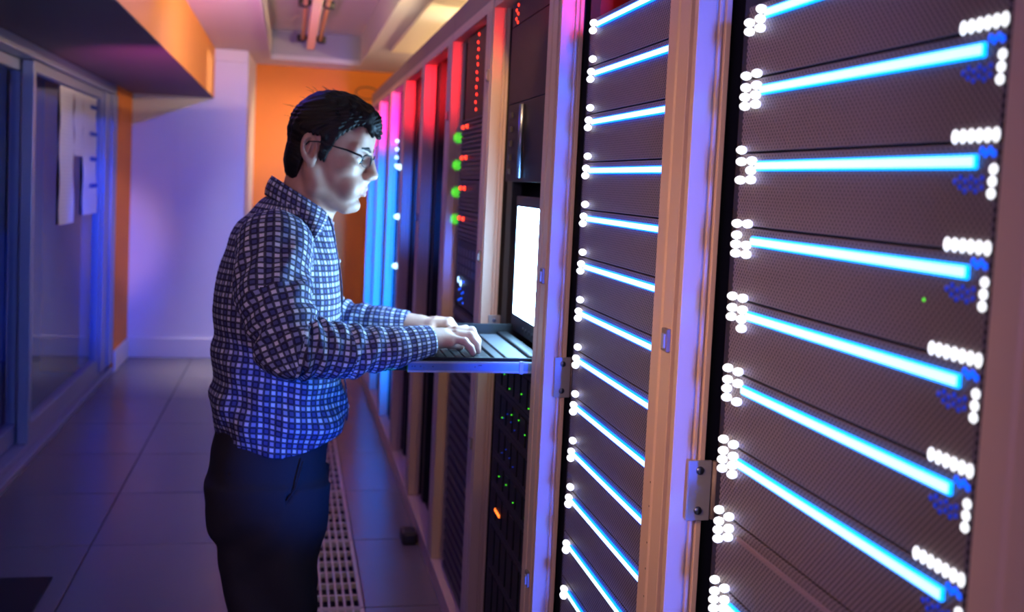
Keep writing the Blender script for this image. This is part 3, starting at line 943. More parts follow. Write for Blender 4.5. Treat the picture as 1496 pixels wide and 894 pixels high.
# ================================================================== THE MAN
class Field:
    """a distance field on an uneven grid, turned into one smooth surface"""
    def __init__(s, xs, ys, zs):
        s.x, s.y, s.z = [np.asarray(a, np.float32) for a in (xs, ys, zs)]
        s.F = np.full((len(s.x), len(s.y), len(s.z)), 0.05, np.float32)
    def sub(s, lo, hi, pad):
        sl = []
        for a, l, h in zip((s.x, s.y, s.z), lo, hi):
            i0 = max(0, np.searchsorted(a, l - pad) - 1)
            i1 = min(len(a), np.searchsorted(a, h + pad) + 1)
            if i1 <= i0:
                return None
            sl.append(slice(i0, i1))
        return tuple(sl)
    def apply(s, lo, hi, fn, k=0.01, op='add', pad=0.05):
        sl = s.sub(lo, hi, pad)
        if sl is None:
            return
        X = s.x[sl[0]][:, None, None]
        Y = s.y[sl[1]][None, :, None]
        Z = s.z[sl[2]][None, None, :]
        d = fn(X, Y, Z).astype(np.float32)
        A = s.F[sl]
        if op == 'add':
            h = np.clip(0.5 + 0.5 * (A - d) / k, 0, 1)
            s.F[sl] = A * (1 - h) + d * h - k * h * (1 - h)
        else:
            d = -d
            h = np.clip(0.5 - 0.5 * (A - d) / k, 0, 1)
            s.F[sl] = A * (1 - h) + d * h + k * h * (1 - h)
    def cone(s, a, b, ra, rb, k=0.01, op='add'):
        a = np.array(a, float); b = np.array(b, float)
        r = max(ra, rb)
        ba = b - a
        L2 = float(ba @ ba) + 1e-12
        def fn(X, Y, Z):
            px, py, pz = X - a[0], Y - a[1], Z - a[2]
            t = np.clip((px * ba[0] + py * ba[1] + pz * ba[2]) / L2, 0, 1)
            return np.sqrt((px - ba[0] * t) ** 2 + (py - ba[1] * t) ** 2 + (pz - ba[2] * t) ** 2) - (ra + (rb - ra) * t)
        s.apply(np.minimum(a, b) - r, np.maximum(a, b) + r, fn, k, op)
    def chain(s, pts, rs, k=0.006):
        for i in range(len(pts) - 1):
            s.cone(pts[i], pts[i + 1], rs[i], rs[i + 1], k)
    def ell(s, c, r, Mx=None, k=0.01, op='add'):
        c = np.array(c, float)
        r = np.array(r, float)
        Mx = np.eye(3) if Mx is None else Mx      # columns: the ellipsoid's axes
        rm = float(r.max())
        def fn(X, Y, Z):
            px, py, pz = X - c[0], Y - c[1], Z - c[2]
            q = [(px * Mx[0, i] + py * Mx[1, i] + pz * Mx[2, i]) for i in range(3)]
            k0 = np.sqrt(sum((q[i] / r[i]) ** 2 for i in range(3)))
            k1 = np.sqrt(sum((q[i] / r[i] ** 2) ** 2 for i in range(3))) + 1e-9
            return k0 * (k0 - 1) / k1
        s.apply(c - rm, c + rm, fn, k, op)
    def mesh(s):
        F = s.F
        ins = F < 0
        nx, ny, nz = F.shape
        c = [ins[i:nx - 1 + i, j:ny - 1 + j, k:nz - 1 + k] for i in (0, 1) for j in (0, 1) for k in (0, 1)]
        cnt = sum(a.astype(np.int8) for a in c)
        act = (cnt > 0) & (cnt < 8)
        I, J, K = np.nonzero(act)
        idx = np.full(act.shape, -1, np.int64)
        idx[I, J, K] = np.arange(len(I))
        acc = np.zeros((len(I), 3))
        num = np.zeros(len(I))
        ax = (s.x.astype(float), s.y.astype(float), s.z.astype(float))
        cr = [(i, j, k) for i in (0, 1) for j in (0, 1) for k in (0, 1)]
        val = {q: F[I + q[0], J + q[1], K + q[2]].astype(float) for q in cr}
        for q in cr:
            for d in range(3):
                if q[d]:
                    continue
                q2 = list(q); q2[d] = 1; q2 = tuple(q2)
                a, b = val[q], val[q2]
                m = (a < 0) != (b < 0)
                t = np.where(m, a / np.where(np.abs(a - b) < 1e-12, 1, a - b), 0)
                P0 = np.stack([ax[0][I + q[0]], ax[1][J + q[1]], ax[2][K + q[2]]], 1)
                P1 = np.stack([ax[0][I + q2[0]], ax[1][J + q2[1]], ax[2][K + q2[2]]], 1)
                acc += np.where(m[:, None], P0 + (P1 - P0) * t[:, None], 0)
                num += m
        V = acc / num[:, None]
        faces = []
        for d in range(3):
            o1, o2 = [(1, 2), (2, 0), (0, 1)][d]
            sl0 = [slice(None)] * 3; sl1 = [slice(None)] * 3
            sl0[d] = slice(0, -1); sl1[d] = slice(1, None)
            A, B = ins[tuple(sl0)], ins[tuple(sl1)]
            ch = A != B
            E = np.nonzero(ch)
            ok = (E[o1] > 0) & (E[o2] > 0) & (E[o1] < F.shape[o1] - 1) & (E[o2] < F.shape[o2] - 1)
            E = [e[ok] for e in E]
            flip = A[tuple(E)]
            def cell(d1, d2):
                q = [e.copy() for e in E]
                q[o1] = q[o1] + d1
                q[o2] = q[o2] + d2
                return idx[tuple(q)]
            quad = np.stack([cell(-1, -1), cell(0, -1), cell(0, 0), cell(-1, 0)], 1)
            quad[~flip] = quad[~flip][:, ::-1]
            faces.append(quad)
        return V, np.concatenate(faces)

def np_mesh(name, V, Fc, mat, parent=None, uv=None, smooth=True, tint=None):
    me = bpy.data.meshes.new(name)
    me.vertices.add(len(V))
    me.vertices.foreach_set('co', np.asarray(V, np.float32).ravel())
    nf = len(Fc)
    me.loops.add(nf * 4)
    me.loops.foreach_set('vertex_index', np.asarray(Fc, np.int32).ravel())
    me.polygons.add(nf)
    me.polygons.foreach_set('loop_start', np.arange(0, nf * 4, 4, dtype=np.int32))
    me.polygons.foreach_set('loop_total', np.full(nf, 4, np.int32))
    me.update(calc_edges=True)
    me.validate()
    if smooth:
        me.polygons.foreach_set('use_smooth', np.ones(len(me.polygons), bool))
    if uv is not None:
        l = me.uv_layers.new(name='cloth')
        l.data.foreach_set('uv', np.asarray(uv, np.float32).ravel())
    if tint is not None:
        a = me.attributes.new('tint', 'FLOAT', 'POINT')
        a.data.foreach_set('value', np.asarray(tint, np.float32))
    me.materials.append(mat)
    o = bpy.data.objects.new(name, me)
    COL.objects.link(o)
    if parent:
        o.parent = parent
    return o

def steps(*segs):
    out = []
    for a, b, h in segs:
        n = max(1, int(round((b - a) / h)))
        out += list(np.linspace(a, b, n, endpoint=False))
    return np.array(out + [segs[-1][1]])

def interp(z, tab):
    t = np.array(tab, float)
    o = np.argsort(t[:, 0])
    return [np.interp(z, t[o, 0], t[o, i]) for i in range(1, t.shape[1])]

MY = 2.46
# ---- head frame: x forward, y left, z up
HS = 1.08
PIT, YAW = R(10), R(-15)
HO = np.array([0.074, MY, 1.4435])
cp_, sp_ = math.cos(PIT), math.sin(PIT)
Rp = np.array([[cp_, 0, sp_], [0, 1, 0], [-sp_, 0, cp_]])
cy_, sy_ = math.cos(YAW), math.sin(YAW)
Ry = np.array([[cy_, -sy_, 0], [sy_, cy_, 0], [0, 0, 1]])
HM = Ry @ Rp
def hd(x, y, z):
    return HO + HM @ (np.array([x, y, z]) * HS)
def to_head(X, Y, Z):
    px, py, pz = X - HO[0], Y - HO[1], Z - HO[2]
    return [(px * HM[0, i] + py * HM[1, i] + pz * HM[2, i]) / HS for i in range(3)]

body = Field(steps((-0.20, -0.04, 0.008), (-0.04, 0.44, 0.0027)),
             steps((2.08, 2.24, 0.008), (2.24, 2.70, 0.0027), (2.70, 2.82, 0.008)),
             steps((-0.0, 0.96, 0.012), (0.96, 1.10, 0.0026), (1.10, 1.29, 0.006), (1.29, 1.62, 0.0027)))
def HE(c, r, k=0.01, op='add', tilt=None):
    Mx = HM if tilt is None else HM @ tilt
    body.ell(hd(*c), np.array(r) * HS, Mx, k, op)
def HC(a, b, ra, rb, k=0.008, op='add'):
    body.cone(hd(*a), hd(*b), ra * HS, rb * HS, k, op)

# legs, hips, torso, arms (under the clothes)
for sy in (-1, 1):
    y = MY + sy * 0.085
    body.chain([(-0.02, y, 0.78), (0.0, y, 0.44), (-0.035, y, 0.07)], [0.062, 0.045, 0.034], 0.02)
    body.cone((-0.05, y, 0.045), (0.10, y, 0.035), 0.03, 0.025, 0.01)
body.ell((-0.02, MY, 0.84), (0.10, 0.125, 0.10), None, 0.03)
body.chain([(-0.015, MY, 0.90), (-0.02, MY, 1.08)], [0.10, 0.11], 0.03)
body.ell((-0.015, MY, 1.14), (0.10, 0.15, 0.13), None, 0.03)
for y in (MY - 0.165, MY + 0.165):
    body.cone((-0.03, MY, 1.26), (-0.03, y, 1.235), 0.05, 0.05, 0.03)
# neck
body.cone((0.012, MY, 1.24), hd(-0.016, 0, -0.02), 0.056, 0.056, 0.02)
body.cone((0.05, MY, 1.295), hd(0.012, 0, -0.075), 0.045, 0.042, 0.02)
HC((-0.01, -0.058, -0.03), (0.03, -0.012, -0.175), 0.014, 0.012, 0.014)      # sternomastoid
# skull and face
HE((0.006, 0, 0.034), (0.084, 0.074, 0.083), 0.012)
HE((0.03, 0, -0.005), (0.062, 0.064, 0.085), 0.02)
HE((0.038, 0, -0.05), (0.054, 0.050, 0.058), 0.02)
for sg in (-1, 1):
    HC((-0.004, sg * 0.060, -0.040), (0.008, sg * 0.054, -0.070), 0.014, 0.014, 0.018)   # jaw angle
    HC((0.008, sg * 0.054, -0.070), (0.068, sg * 0.018, -0.100), 0.014, 0.015, 0.016)    # jaw line
    HE((0.060, sg * 0.046, -0.012), (0.022, 0.017, 0.016), 0.016)                        # cheekbone
    HC((0.083, sg * 0.012, 0.024), (0.070, sg * 0.050, 0.024), 0.0105, 0.010, 0.010)     # brow
    HE((0.090, sg * 0.031, 0.004), (0.013, 0.018, 0.0115), 0.010, 'cut')                 # socket
    HE((0.071, sg * 0.032, 0.004), (0.0135, 0.0145, 0.0125), 0.003)                      # lids
    HC((0.083, sg * 0.020, 0.0085), (0.079, sg * 0.043, 0.0075), 0.0042, 0.0036, 0.004)  # upper lid
    HC((0.080, sg * 0.021, -0.0042), (0.077, sg * 0.042, -0.0025), 0.0030, 0.0028, 0.004)
    HE((0.101, sg * 0.0125, -0.0290), (0.0105, 0.0072, 0.0080), 0.005)                   # nostril wing
    HE((0.104, sg * 0.0070, -0.0362), (0.0050, 0.0032, 0.0030), 0.002, 'cut')
    HE((0.072, sg * 0.030, -0.058), (0.020, 0.020, 0.024), 0.016)                        # cheek by the mouth
    # ear
    ta = np.array([[math.cos(0.25), 0, math.sin(0.25)], [0, 1, 0], [-math.sin(0.25), 0, math.cos(0.25)]]).T
    et = ta @ np.array([[math.cos(sg * 0.42), math.sin(sg * 0.42), 0], [-math.sin(sg * 0.42), math.cos(sg * 0.42), 0], [0, 0, 1]])
    HE((-0.014, sg * 0.0775, 0.004), (0.0195, 0.0075, 0.033), 0.004, 'add', et)
    HE((-0.0125, sg * 0.0815, 0.006), (0.0120, 0.0085, 0.0200), 0.003, 'cut', et)
    HC((-0.012, sg * 0.077, 0.021), (-0.017, sg * 0.0785, -0.004), 0.0030, 0.0034, 0.003)
    HE((-0.001, sg * 0.0755, -0.002), (0.0045, 0.0050, 0.0065), 0.003)
    HE((-0.008, sg * 0.0755, -0.0245), (0.0080, 0.0048, 0.0075), 0.004)
HE((0.074, 0, 0.055), (0.022, 0.048, 0.034), 0.02)                                       # forehead
HE((0.080, 0, -0.094), (0.0165, 0.020, 0.0150), 0.014)                                   # chin
HC((0.090, 0, 0.020), (0.1075, 0, -0.0195), 0.0088, 0.0096, 0.008)                       # nose bridge
HE((0.1085, 0, -0.0245), (0.0118, 0.0112, 0.0100), 0.006)                                # nose tip
HC((0.101, 0, -0.036), (0.094, 0, -0.044), 0.0050, 0.0060, 0.006)                        # philtrum
HE((0.084, 0, -0.052), (0.0150, 0.027, 0.0200), 0.012)                                   # muzzle
for sg in (-1, 1):
    HC((0.0985, 0, -0.0540), (0.0845, sg * 0.0225, -0.0592), 0.0058, 0.0032, 0.004)      # upper lip
    HC((0.0965, 0, -0.0660), (0.0845, sg * 0.0205, -0.0612), 0.0068, 0.0034, 0.004)      # lower lip
    HC((0.1040, 0, -0.0597), (0.0875, sg * 0.0235, -0.0603), 0.0013, 0.0012, 0.002, 'cut')
HE((0.096, 0, -0.0775), (0.0075, 0.016, 0.0050), 0.006, 'cut')                           # dip above the chin

# ---- arms and hands
RSH, REL, RWR = np.array([-0.03, 2.285, 1.235]), np.array([0.008, 2.185, 1.045]), np.array([0.300, 2.292, 1.043])
LSH, LEL, LWR = np.array([-0.03, 2.635, 1.235]), np.array([0.000, 2.715, 1.045]), np.array([0.290, 2.598, 1.037])
body.chain([RSH, REL, RWR], [0.048, 0.040, 0.0255], 0.02)
body.chain([LSH, LEL, LWR], [0.048, 0.040, 0.0255], 0.02)
def hand(W, K, fingers, thumb, back):
    # W wrist; K the four knuckles from index to little finger; fingers: joints past each knuckle
    W = np.array(W)
    K = [np.array(q) for q in K]
    for i, q in enumerate(K):
        a = W + (q - W) * 0.12 + np.array([0, (q[1] - W[1]) * 0.25, 0])
        body.cone(a, q + np.array([-0.004, 0, -0.006]), 0.0165, 0.0118, 0.013)
    body.cone(K[0] + [-0.006, 0, -0.007], K[3] + [-0.006, 0, -0.007], 0.0115, 0.0105, 0.010)
    body.cone(W, (K[1] + K[2]) / 2 * 0.5 + W * 0.5 + [0, 0, -0.003], 0.0235, 0.019, 0.015)
    for q, js, r in zip(K, fingers, (0.0098, 0.0102, 0.0097, 0.0086)):
        pts = [q] + [np.array(j) for j in js]
        body.chain(pts, [r * 1.06, r * 1.0, r * 0.90, r * 0.80][:len(pts)], 0.0035)
        body.ell(pts[1], (r * 1.06,) * 3, None, 0.004)
    tp = [np.array(t) for t in thumb]
    body.chain(tp, [0.0165, 0.0130, 0.0112, 0.0090][:len(tp)], 0.006)
RK = [(0.366, 2.352, 1.058), (0.3725, 2.331, 1.0615), (0.3690, 2.309, 1.0570), (0.3585, 2.289, 1.0490)]
RF = [[(0.398, 2.362, 1.0590), (0.4150, 2.366, 1.0400), (0.4205, 2.367, 1.0215)],
      [(0.4085, 2.338, 1.0590), (0.4235, 2.341, 1.0370), (0.4255, 2.342, 1.0190)],
      [(0.4010, 2.312, 1.0530), (0.4170, 2.313, 1.0340), (0.4210, 2.314, 1.0185)],
      [(0.3850, 2.288, 1.0435), (0.4000, 2.288, 1.0300), (0.4060, 2.289, 1.0185)]]
hand(RWR, RK, RF, [(0.318, 2.320, 1.036), (0.345, 2.358, 1.030), (0.372, 2.374, 1.024), (0.392, 2.378, 1.018)], 1)
LK = [(0.352, 2.546, 1.049), (0.3575, 2.567, 1.0525), (0.3535, 2.589, 1.0495), (0.3435, 2.609, 1.0430)]
LF = [[(0.383, 2.533, 1.0500), (0.3995, 2.527, 1.0340), (0.4055, 2.525, 1.0190)],
      [(0.392, 2.560, 1.0505), (0.4080, 2.557, 1.0330), (0.4120, 2.556, 1.0180)],
      [(0.386, 2.588, 1.0460), (0.4020, 2.588, 1.0310), (0.4065, 2.588, 1.0180)],
      [(0.370, 2.611, 1.0390), (0.3850, 2.612, 1.0275), (0.3910, 2.613, 1.0180)]]
hand(LWR, LK, LF, [(0.308, 2.572, 1.032), (0.333, 2.534, 1.028), (0.358, 2.515, 1.024), (0.378, 2.508, 1.0175)], -1)

V, Fq = body.mesh()
hx, hy, hz = [a.ravel() for a in to_head(V[:, 0], V[:, 1], V[:, 2])]
tint = np.zeros(len(V))
lip = ((hx - 0.091) / 0.018) ** 2 + (hy / 0.025) ** 2 + ((hz + 0.0605) / 0.0105) ** 2
tint = np.clip(1.4 - lip, 0, 1)
beard = np.clip(1 - np.abs(hz + 0.082) / 0.035, 0, 1) * np.clip((hx + 0.0) / 0.03, 0, 1) * (hz > -0.13)
tint = np.where(tint > 0.05, tint, -beard * 0.55)

def skin_mat():
    m, nt, b = new_mat('skin')
    at = N(nt, 'ShaderNodeAttribute', attribute_name='tint')
    ra = N(nt, 'ShaderNodeMapRange')
    ra.inputs['From Min'].default_value = -1
    ra.inputs['From Max'].default_value = 1
    nt.links.new(at.outputs['Fac'], ra.inputs['Value'])
    cr = N(nt, 'ShaderNodeValToRGB')
    cr.color_ramp.elements[0].position = 0.0
    cr.color_ramp.elements[0].color = (0.30, 0.18, 0.14, 1)
    cr.color_ramp.elements[1].position = 1.0
    cr.color_ramp.elements[1].color = (0.50, 0.20, 0.19, 1)
    e = cr.color_ramp.elements.new(0.5)
    e.color = (0.64, 0.37, 0.27, 1)
    nt.links.new(ra.outputs[0], cr.inputs[0])
    nz = N(nt, 'ShaderNodeTexNoise')
    nz.inputs['Scale'].default_value = 45
    nz.inputs['Detail'].default_value = 5
    tc = N(nt, 'ShaderNodeTexCoord')
    nt.links.new(tc.outputs['Object'], nz.inputs['Vector'])
    mx = N(nt, 'ShaderNodeMix', data_type='RGBA', blend_type='MULTIPLY')
    mx.inputs[0].default_value = 0.35
    nt.links.new(cr.outputs[0], mx.inputs[6])
    nt.links.new(nz.outputs['Fac'], mx.inputs[7])
    nt.links.new(mx.outputs[2], b.inputs['Base Color'])
    b.inputs['Roughness'].default_value = 0.48
    b.inputs['Subsurface Weight'].default_value = 0.04
    b.inputs['Subsurface Radius'].default_value = (0.010, 0.004, 0.002)
    b.inputs['Subsurface Scale'].default_value = 0.4
    bp = N(nt, 'ShaderNodeBump')
    bp.inputs['Strength'].default_value = 0.12
    bp.inputs['Distance'].default_value = 0.001
    n2 = N(nt, 'ShaderNodeTexNoise')
    n2.inputs['Scale'].default_value = 420
    nt.links.new(tc.outputs['Object'], n2.inputs['Vector'])
    nt.links.new(n2.outputs['Fac'], bp.inputs['Height'])
    nt.links.new(bp.outputs[0], b.inputs['Normal'])
    return m
M['skin'] = skin_mat()
man = np_mesh('person', V, Fq, M['skin'], None, tint=tint)
tag(man, 'man in plaid shirt, dark trousers and glasses, standing at the console drawer and typing', 'person')

# eyes
M['eye'] = plain('eye_white', (0.75, 0.74, 0.72), 0.15)
M['iris'] = plain('dark_iris', (0.03, 0.018, 0.012), 0.12)
for sg in (-1, 1):
    c = hd(0.0735, sg * 0.032, 0.0025)
    e = MB().dome((0, 0, 0), HM[:, 0], 0.0118 * HS, 0.0126 * HS, 20, 8).build('eye', M['eye'], man, c, smooth=True)
    dv = HM @ np.array([0.95, 0.0, -0.30])
    dv /= np.linalg.norm(dv)
    MB().dome(dv * 0.0105 * HS, dv, 0.0056 * HS, 0.0034 * HS, 16, 4).build('iris', M['iris'], e, smooth=True)

# ---- hair
hair = Field(steps((-0.06, 0.215, 0.0026)), steps((2.34, 2.58, 0.0026)), steps((1.36, 1.615, 0.0026)))
def hair_line(x):
    return np.interp(x, [-0.12, -0.060, -0.036, -0.028, -0.022, 0.004, 0.0045, 0.018, 0.027, 0.036, 0.050, 0.062, 0.072, 0.12],
                     [-0.082, -0.078, -0.062, -0.020, 0.034, 0.034, -0.012, -0.016, 0.012, 0.036, 0.054, 0.066, 0.072, 0.074])
def hair_fn(X, Y, Z):
    x, y, z = to_head(X, Y, Z)
    def el(c, r):
        q = [(x - c[0]) / r[0], (y - c[1]) / r[1], (z - c[2]) / r[2]]
        k0 = np.sqrt(q[0] ** 2 + q[1] ** 2 + q[2] ** 2)
        return (k0 - 1) * min(r)
    d = el((0.004, 0, 0.042), (0.0905, 0.0835, 0.091))
    d = np.minimum(d, el((-0.020, 0, -0.012), (0.0625, 0.073, 0.082)))
    d2 = el((0.044, -0.006, 0.084), (0.058, 0.058, 0.034))
    k = 0.03
    h = np.clip(0.5 + 0.5 * (d - d2) / k, 0, 1)
    d = d * (1 - h) + d2 * h - k * h * (1 - h)
    d3 = el((0.010, 0, 0.006), (0.05, 0.0795, 0.06))        # sides, sideburns
    d = np.minimum(d, np.maximum(d3, z - 0.05))
    st = 0.0009 * np.sin(x * 260 + 22 * np.sin(z * 40) + y * 160) + 0.0009 * np.sin(x * 150 - z * 190 + y * 230 + 3 * np.sin(y * 90)) + 0.0009 * np.sin(y * 420 + x * 90 + z * 60)
    d = d + st * np.clip((z + 0.02) / 0.05, 0.35, 1)
    cut = (hair_line(x) + 0.003 * np.sin(x * 700 + y * 300) - z) * 0.8
    return np.maximum(d, cut) * HS
sl = (slice(None),) * 3
hair.apply((-9, -9, -9), (9, 9, 9), hair_fn, 0.001)
# quiff locks hanging over the forehead, tufts on the crown
def lock(pts, rs):
    hair.chain([hd(*p) for p in pts], [r * HS for r in rs], 0.007)
for i in range(9):
    y = -0.050 + i * 0.0125
    lock([(0.040, y * 0.7, 0.106), (0.080, y * 0.9, 0.089), (0.108 - 0.25 * abs(y), y, 0.066 - 0.010 * (i % 2))], [0.013, 0.012, 0.004])
M['hair'] = plain('black_hair', (0.008, 0.0075, 0.009), 0.55, 0, 0.3, 300, 0.6, 0.3)
Vh, Fh = hair.mesh()
ho = np_mesh('hair', Vh, Fh, M['hair'], man)
fm = MB()
for i in range(26):
    th = random.uniform(0, math.pi)
    b0 = np.array([0.004 + 0.085 * math.cos(th), random.uniform(-0.055, 0.055), 0.046 + 0.084 * math.sin(th)])
    dr = np.array([math.cos(th) - 0.7, random.uniform(-0.6, 0.6), math.sin(th) + 0.1])
    ln = random.uniform(0.006, 0.012)
    bend = np.array([-1, random.uniform(-.5, .5), -0.4]) * random.uniform(0.3, 0.9)
    fm.tube([hd(*(b0 + dr * ln * t + bend * ln * t * t)) for t in (0, 0.35, 0.7, 1.0)], [0.0006, 0.0005, 0.0004, 0.0002], 4)
tag(fm.build('stray_hairs', M['hair'], man), kind='stuff')
# eyebrows
for sg in (-1, 1):
    MB().tube([hd(0.0955, sg * 0.012, 0.0235), hd(0.0925, sg * 0.026, 0.0285), hd(0.0818, sg * 0.043, 0.0278), hd(0.0735, sg * 0.053, 0.022)], [0.0034, 0.0044, 0.0038, 0.0014], 8).build('eyebrow', M['hair'], man, smooth=True)

# ---- spectacles
gl = empty('spectacles')
gl.parent = man
M['frame'] = plain('dark_spectacle_frame', (0.015, 0.014, 0.016), 0.3, 0.4)
fr = MB()
lens_pts = {}
for sg in (-1, 1):
    loop = []
    for i in range(25):
        a = 2 * math.pi * i / 24
        c, s_ = math.cos(a), math.sin(a)
        q = lambda v, p: math.copysign(abs(v) ** p, v)
        yy = sg * (0.0335 + 0.0245 * q(c, 0.7))
        zz = 0.0030 + 0.0130 * q(s_, 0.7)
        xx = 0.1015 - 0.0085 * (abs(yy) / 0.055) ** 2
        loop.append(hd(xx, yy, zz))
    lens_pts[sg] = loop[:-1]
    fr.tube(loop[:14], 0.0017 * HS, 8)
    fr.tube(loop[12:], 0.0009 * HS, 6)
fr.tube([hd(0.1015, -0.0090, 0.008), hd(0.1045, 0, 0.0110), hd(0.1015, 0.0090, 0.008)], 0.0016 * HS, 8)
fr.build('rims', M['frame'], gl, smooth=True)
for sg in (-1, 1):
    MB().tube([hd(0.0930, sg * 0.058, 0.0085), hd(0.089, sg * 0.0685, 0.0125), hd(0.06, sg * 0.0755, 0.0175), hd(0.0, sg * 0.079, 0.0215), hd(-0.018, sg * 0.080, 0.018), hd(-0.03, sg * 0.078, 0.000)],
              [0.0024, 0.0026, 0.0022, 0.0016, 0.0016, 0.0016], 8).build('temple_arm', M['frame'], gl, smooth=True)
    lp = lens_pts[sg]
    m = MB()
    n = len(lp)
    off = HM[:, 0] * 0.0006
    cen = sum(lp) / n + HM[:, 0] * 0.0012
    m.v = [tuple(p + off) for p in lp] + [tuple(p - off) for p in lp] + [tuple(cen + off), tuple(cen - off)]
    for i in range(n):
        j = (i + 1) % n
        m.f += [(i, j, 2 * n), (n + j, n + i, 2 * n + 1), (i, n + i, n + j, j)]
    m.build('lens', M['lens'], gl)

# ---- plaid shirt
def plaid_mat():
    m, nt, b = new_mat('plaid_cotton')
    uvn = N(nt, 'ShaderNodeUVMap', uv_map='cloth')
    sep = N(nt, 'ShaderNodeSeparateXYZ')
    nt.links.new(uvn.outputs[0], sep.inputs[0])
    def mth(op, a, bb=None, c=None):
        n = N(nt, 'ShaderNodeMath', operation=op)
        for i, v in enumerate((a, bb, c)):
            if v is None:
                continue
            if isinstance(v, (int, float)):
                n.inputs[i].default_value = v
            else:
                nt.links.new(v, n.inputs[i])
        return n.outputs[0]
    P = 0.0122
    def stripe(v, period, off, half, soft):
        f = mth('ABSOLUTE', mth('SUBTRACT', mth('FRACT', mth('ADD', mth('DIVIDE', v, period), off + 100)), 0.5))
        r = N(nt, 'ShaderNodeMapRange', interpolation_type='SMOOTHSTEP')
        r.inputs['From Min'].default_value = half - soft
        r.inputs['From Max'].default_value = half + soft
        r.inputs['To Min'].default_value = 1
        r.inputs['To Max'].default_value = 0
        nt.links.new(f, r.inputs['Value'])
        return r.outputs[0]
    lines, bands = [], []
    for ch in ('X', 'Y'):
        v = sep.outputs[ch]
        lines.append(stripe(v, P, 0.5, 0.185, 0.06))
        bands.append(stripe(v, P * 2, 0.25, 0.22, 0.06))
    band = mth('ADD', bands[0], bands[1])
    ln = mth('MAXIMUM', lines[0], lines[1])
    c1 = N(nt, 'ShaderNodeValToRGB')
    c1.color_ramp.elements[0].position = 0
    c1.color_ramp.elements[0].color = (0.74, 0.76, 0.90, 1)
    c1.color_ramp.elements[1].position = 1
    c1.color_ramp.elements[1].color = (0.08, 0.09, 0.25, 1)
    e = c1.color_ramp.elements.new(0.5)
    e.color = (0.32, 0.35, 0.58, 1)
    nt.links.new(mth('MULTIPLY', band, 0.5), c1.inputs[0])
    mx = N(nt, 'ShaderNodeMix', data_type='RGBA')
    nt.links.new(mth('MULTIPLY', ln, 0.92), mx.inputs[0])
    nt.links.new(c1.outputs[0], mx.inputs[6])
    mx.inputs[7].default_value = (0.016, 0.016, 0.045, 1)
    nt.links.new(mx.outputs[2], b.inputs['Base Color'])
    b.inputs['Roughness'].default_value = 0.85
    b.inputs['Specular IOR Level'].default_value = 0.2
    wv = N(nt, 'ShaderNodeTexNoise')
    wv.inputs['Scale'].default_value = 900
    tc = N(nt, 'ShaderNodeTexCoord')
    nt.links.new(tc.outputs['Object'], wv.inputs['Vector'])
    bp = N(nt, 'ShaderNodeBump')
    bp.inputs['Strength'].default_value = 0.2
    bp.inputs['Distance'].default_value = 0.0008
    nt.links.new(wv.outputs['Fac'], bp.inputs['Height'])
    nt.links.new(bp.outputs[0], b.inputs['Normal'])
    return m
M['plaid'] = plaid_mat()

#          z     back    front   half width
TORSO = [(1.36, -0.028, 0.030, 0.050), (1.335, -0.058, 0.060, 0.066), (1.31, -0.086, 0.080, 0.085), (1.285, -0.108, 0.091, 0.105), (1.25, -0.130, 0.099, 0.128), (1.20, -0.147, 0.109, 0.168), (1.12, -0.160, 0.120, 0.185),
         (1.05, -0.162, 0.124, 0.178), (1.00, -0.160, 0.126, 0.172), (0.94, -0.160, 0.130, 0.170), (0.88, -0.163, 0.139, 0.176), (0.845, -0.160, 0.144, 0.178), (0.815, -0.150, 0.136, 0.172), (0.77, -0.146, 0.120, 0.166)]
shirt = Field(steps((-0.20, 0.345, 0.0045)), steps((2.06, 2.84, 0.0055)), steps((0.755, 1.40, 0.0045)))
def torso_fn(X, Y, Z):
    z = Z.ravel()
    xb, xf, hw = interp(z, TORSO)
    cx, a = (xb + xf) / 2, (xf - xb) / 2
    cx, a, hw = [q[None, None, :] for q in (cx, a, hw)]
    qx, qy = (X - cx) / a, (Y - MY) / hw
    p = 2.35
    k0 = (np.abs(qx) ** p + np.abs(qy) ** p) ** (1 / p)
    d = (k0 - 1) * np.minimum(a, hw) * 0.92
    w = 0.0045 * np.sin(Z * 62 + X * 38 + 1.2 * np.sin(X * 25 + Y * 17)) * np.clip((1.12 - Z) / 0.1, 0, 1)
    w = w + 0.0032 * np.sin(Z * 34 - X * 70 + Y * 20) * np.clip((1.0 - Z) / 0.08, 0, 1)
    w = w + 0.0030 * np.sin(X * 90 + Z * 22) * np.clip((Z - 1.1) / 0.1, 0, 1)
    d = d + w
    hem = 0.792 + 0.030 * np.clip((X - 0.03) / 0.11, 0, 1) ** 1.5 + 0.024 * np.clip((-0.05 - X) / 0.10, 0, 1) ** 1.3 - 0.010 * np.exp(-((X) / 0.06) ** 2)
    return np.maximum(np.maximum(d, hem - Z), Z - 1.334 - 0.35 * np.clip(0.03 - X, 0, 0.06))
shirt.apply((-9, -9, -9), (9, 9, 9), torso_fn, 0.01)
RARM = [RSH + np.array([0.0, 0.02, 0.0]), np.array([-0.028, 2.235, 1.14]), REL, np.array([0.12, 2.222, 1.028]), np.array([0.225, 2.258, 1.032]), np.array([0.312, 2.292, 1.043])]
RRAD = [0.082, 0.077, 0.068, 0.056, 0.044, 0.0315]
LARM = [LSH + np.array([0.0, -0.02, 0.0]), np.array([-0.028, 2.68, 1.14]), LEL, np.array([0.12, 2.672, 1.032]), np.array([0.225, 2.625, 1.034]), np.array([0.298, 2.597, 1.038])]
LRAD = [0.082, 0.077, 0.068, 0.054, 0.042, 0.0300]
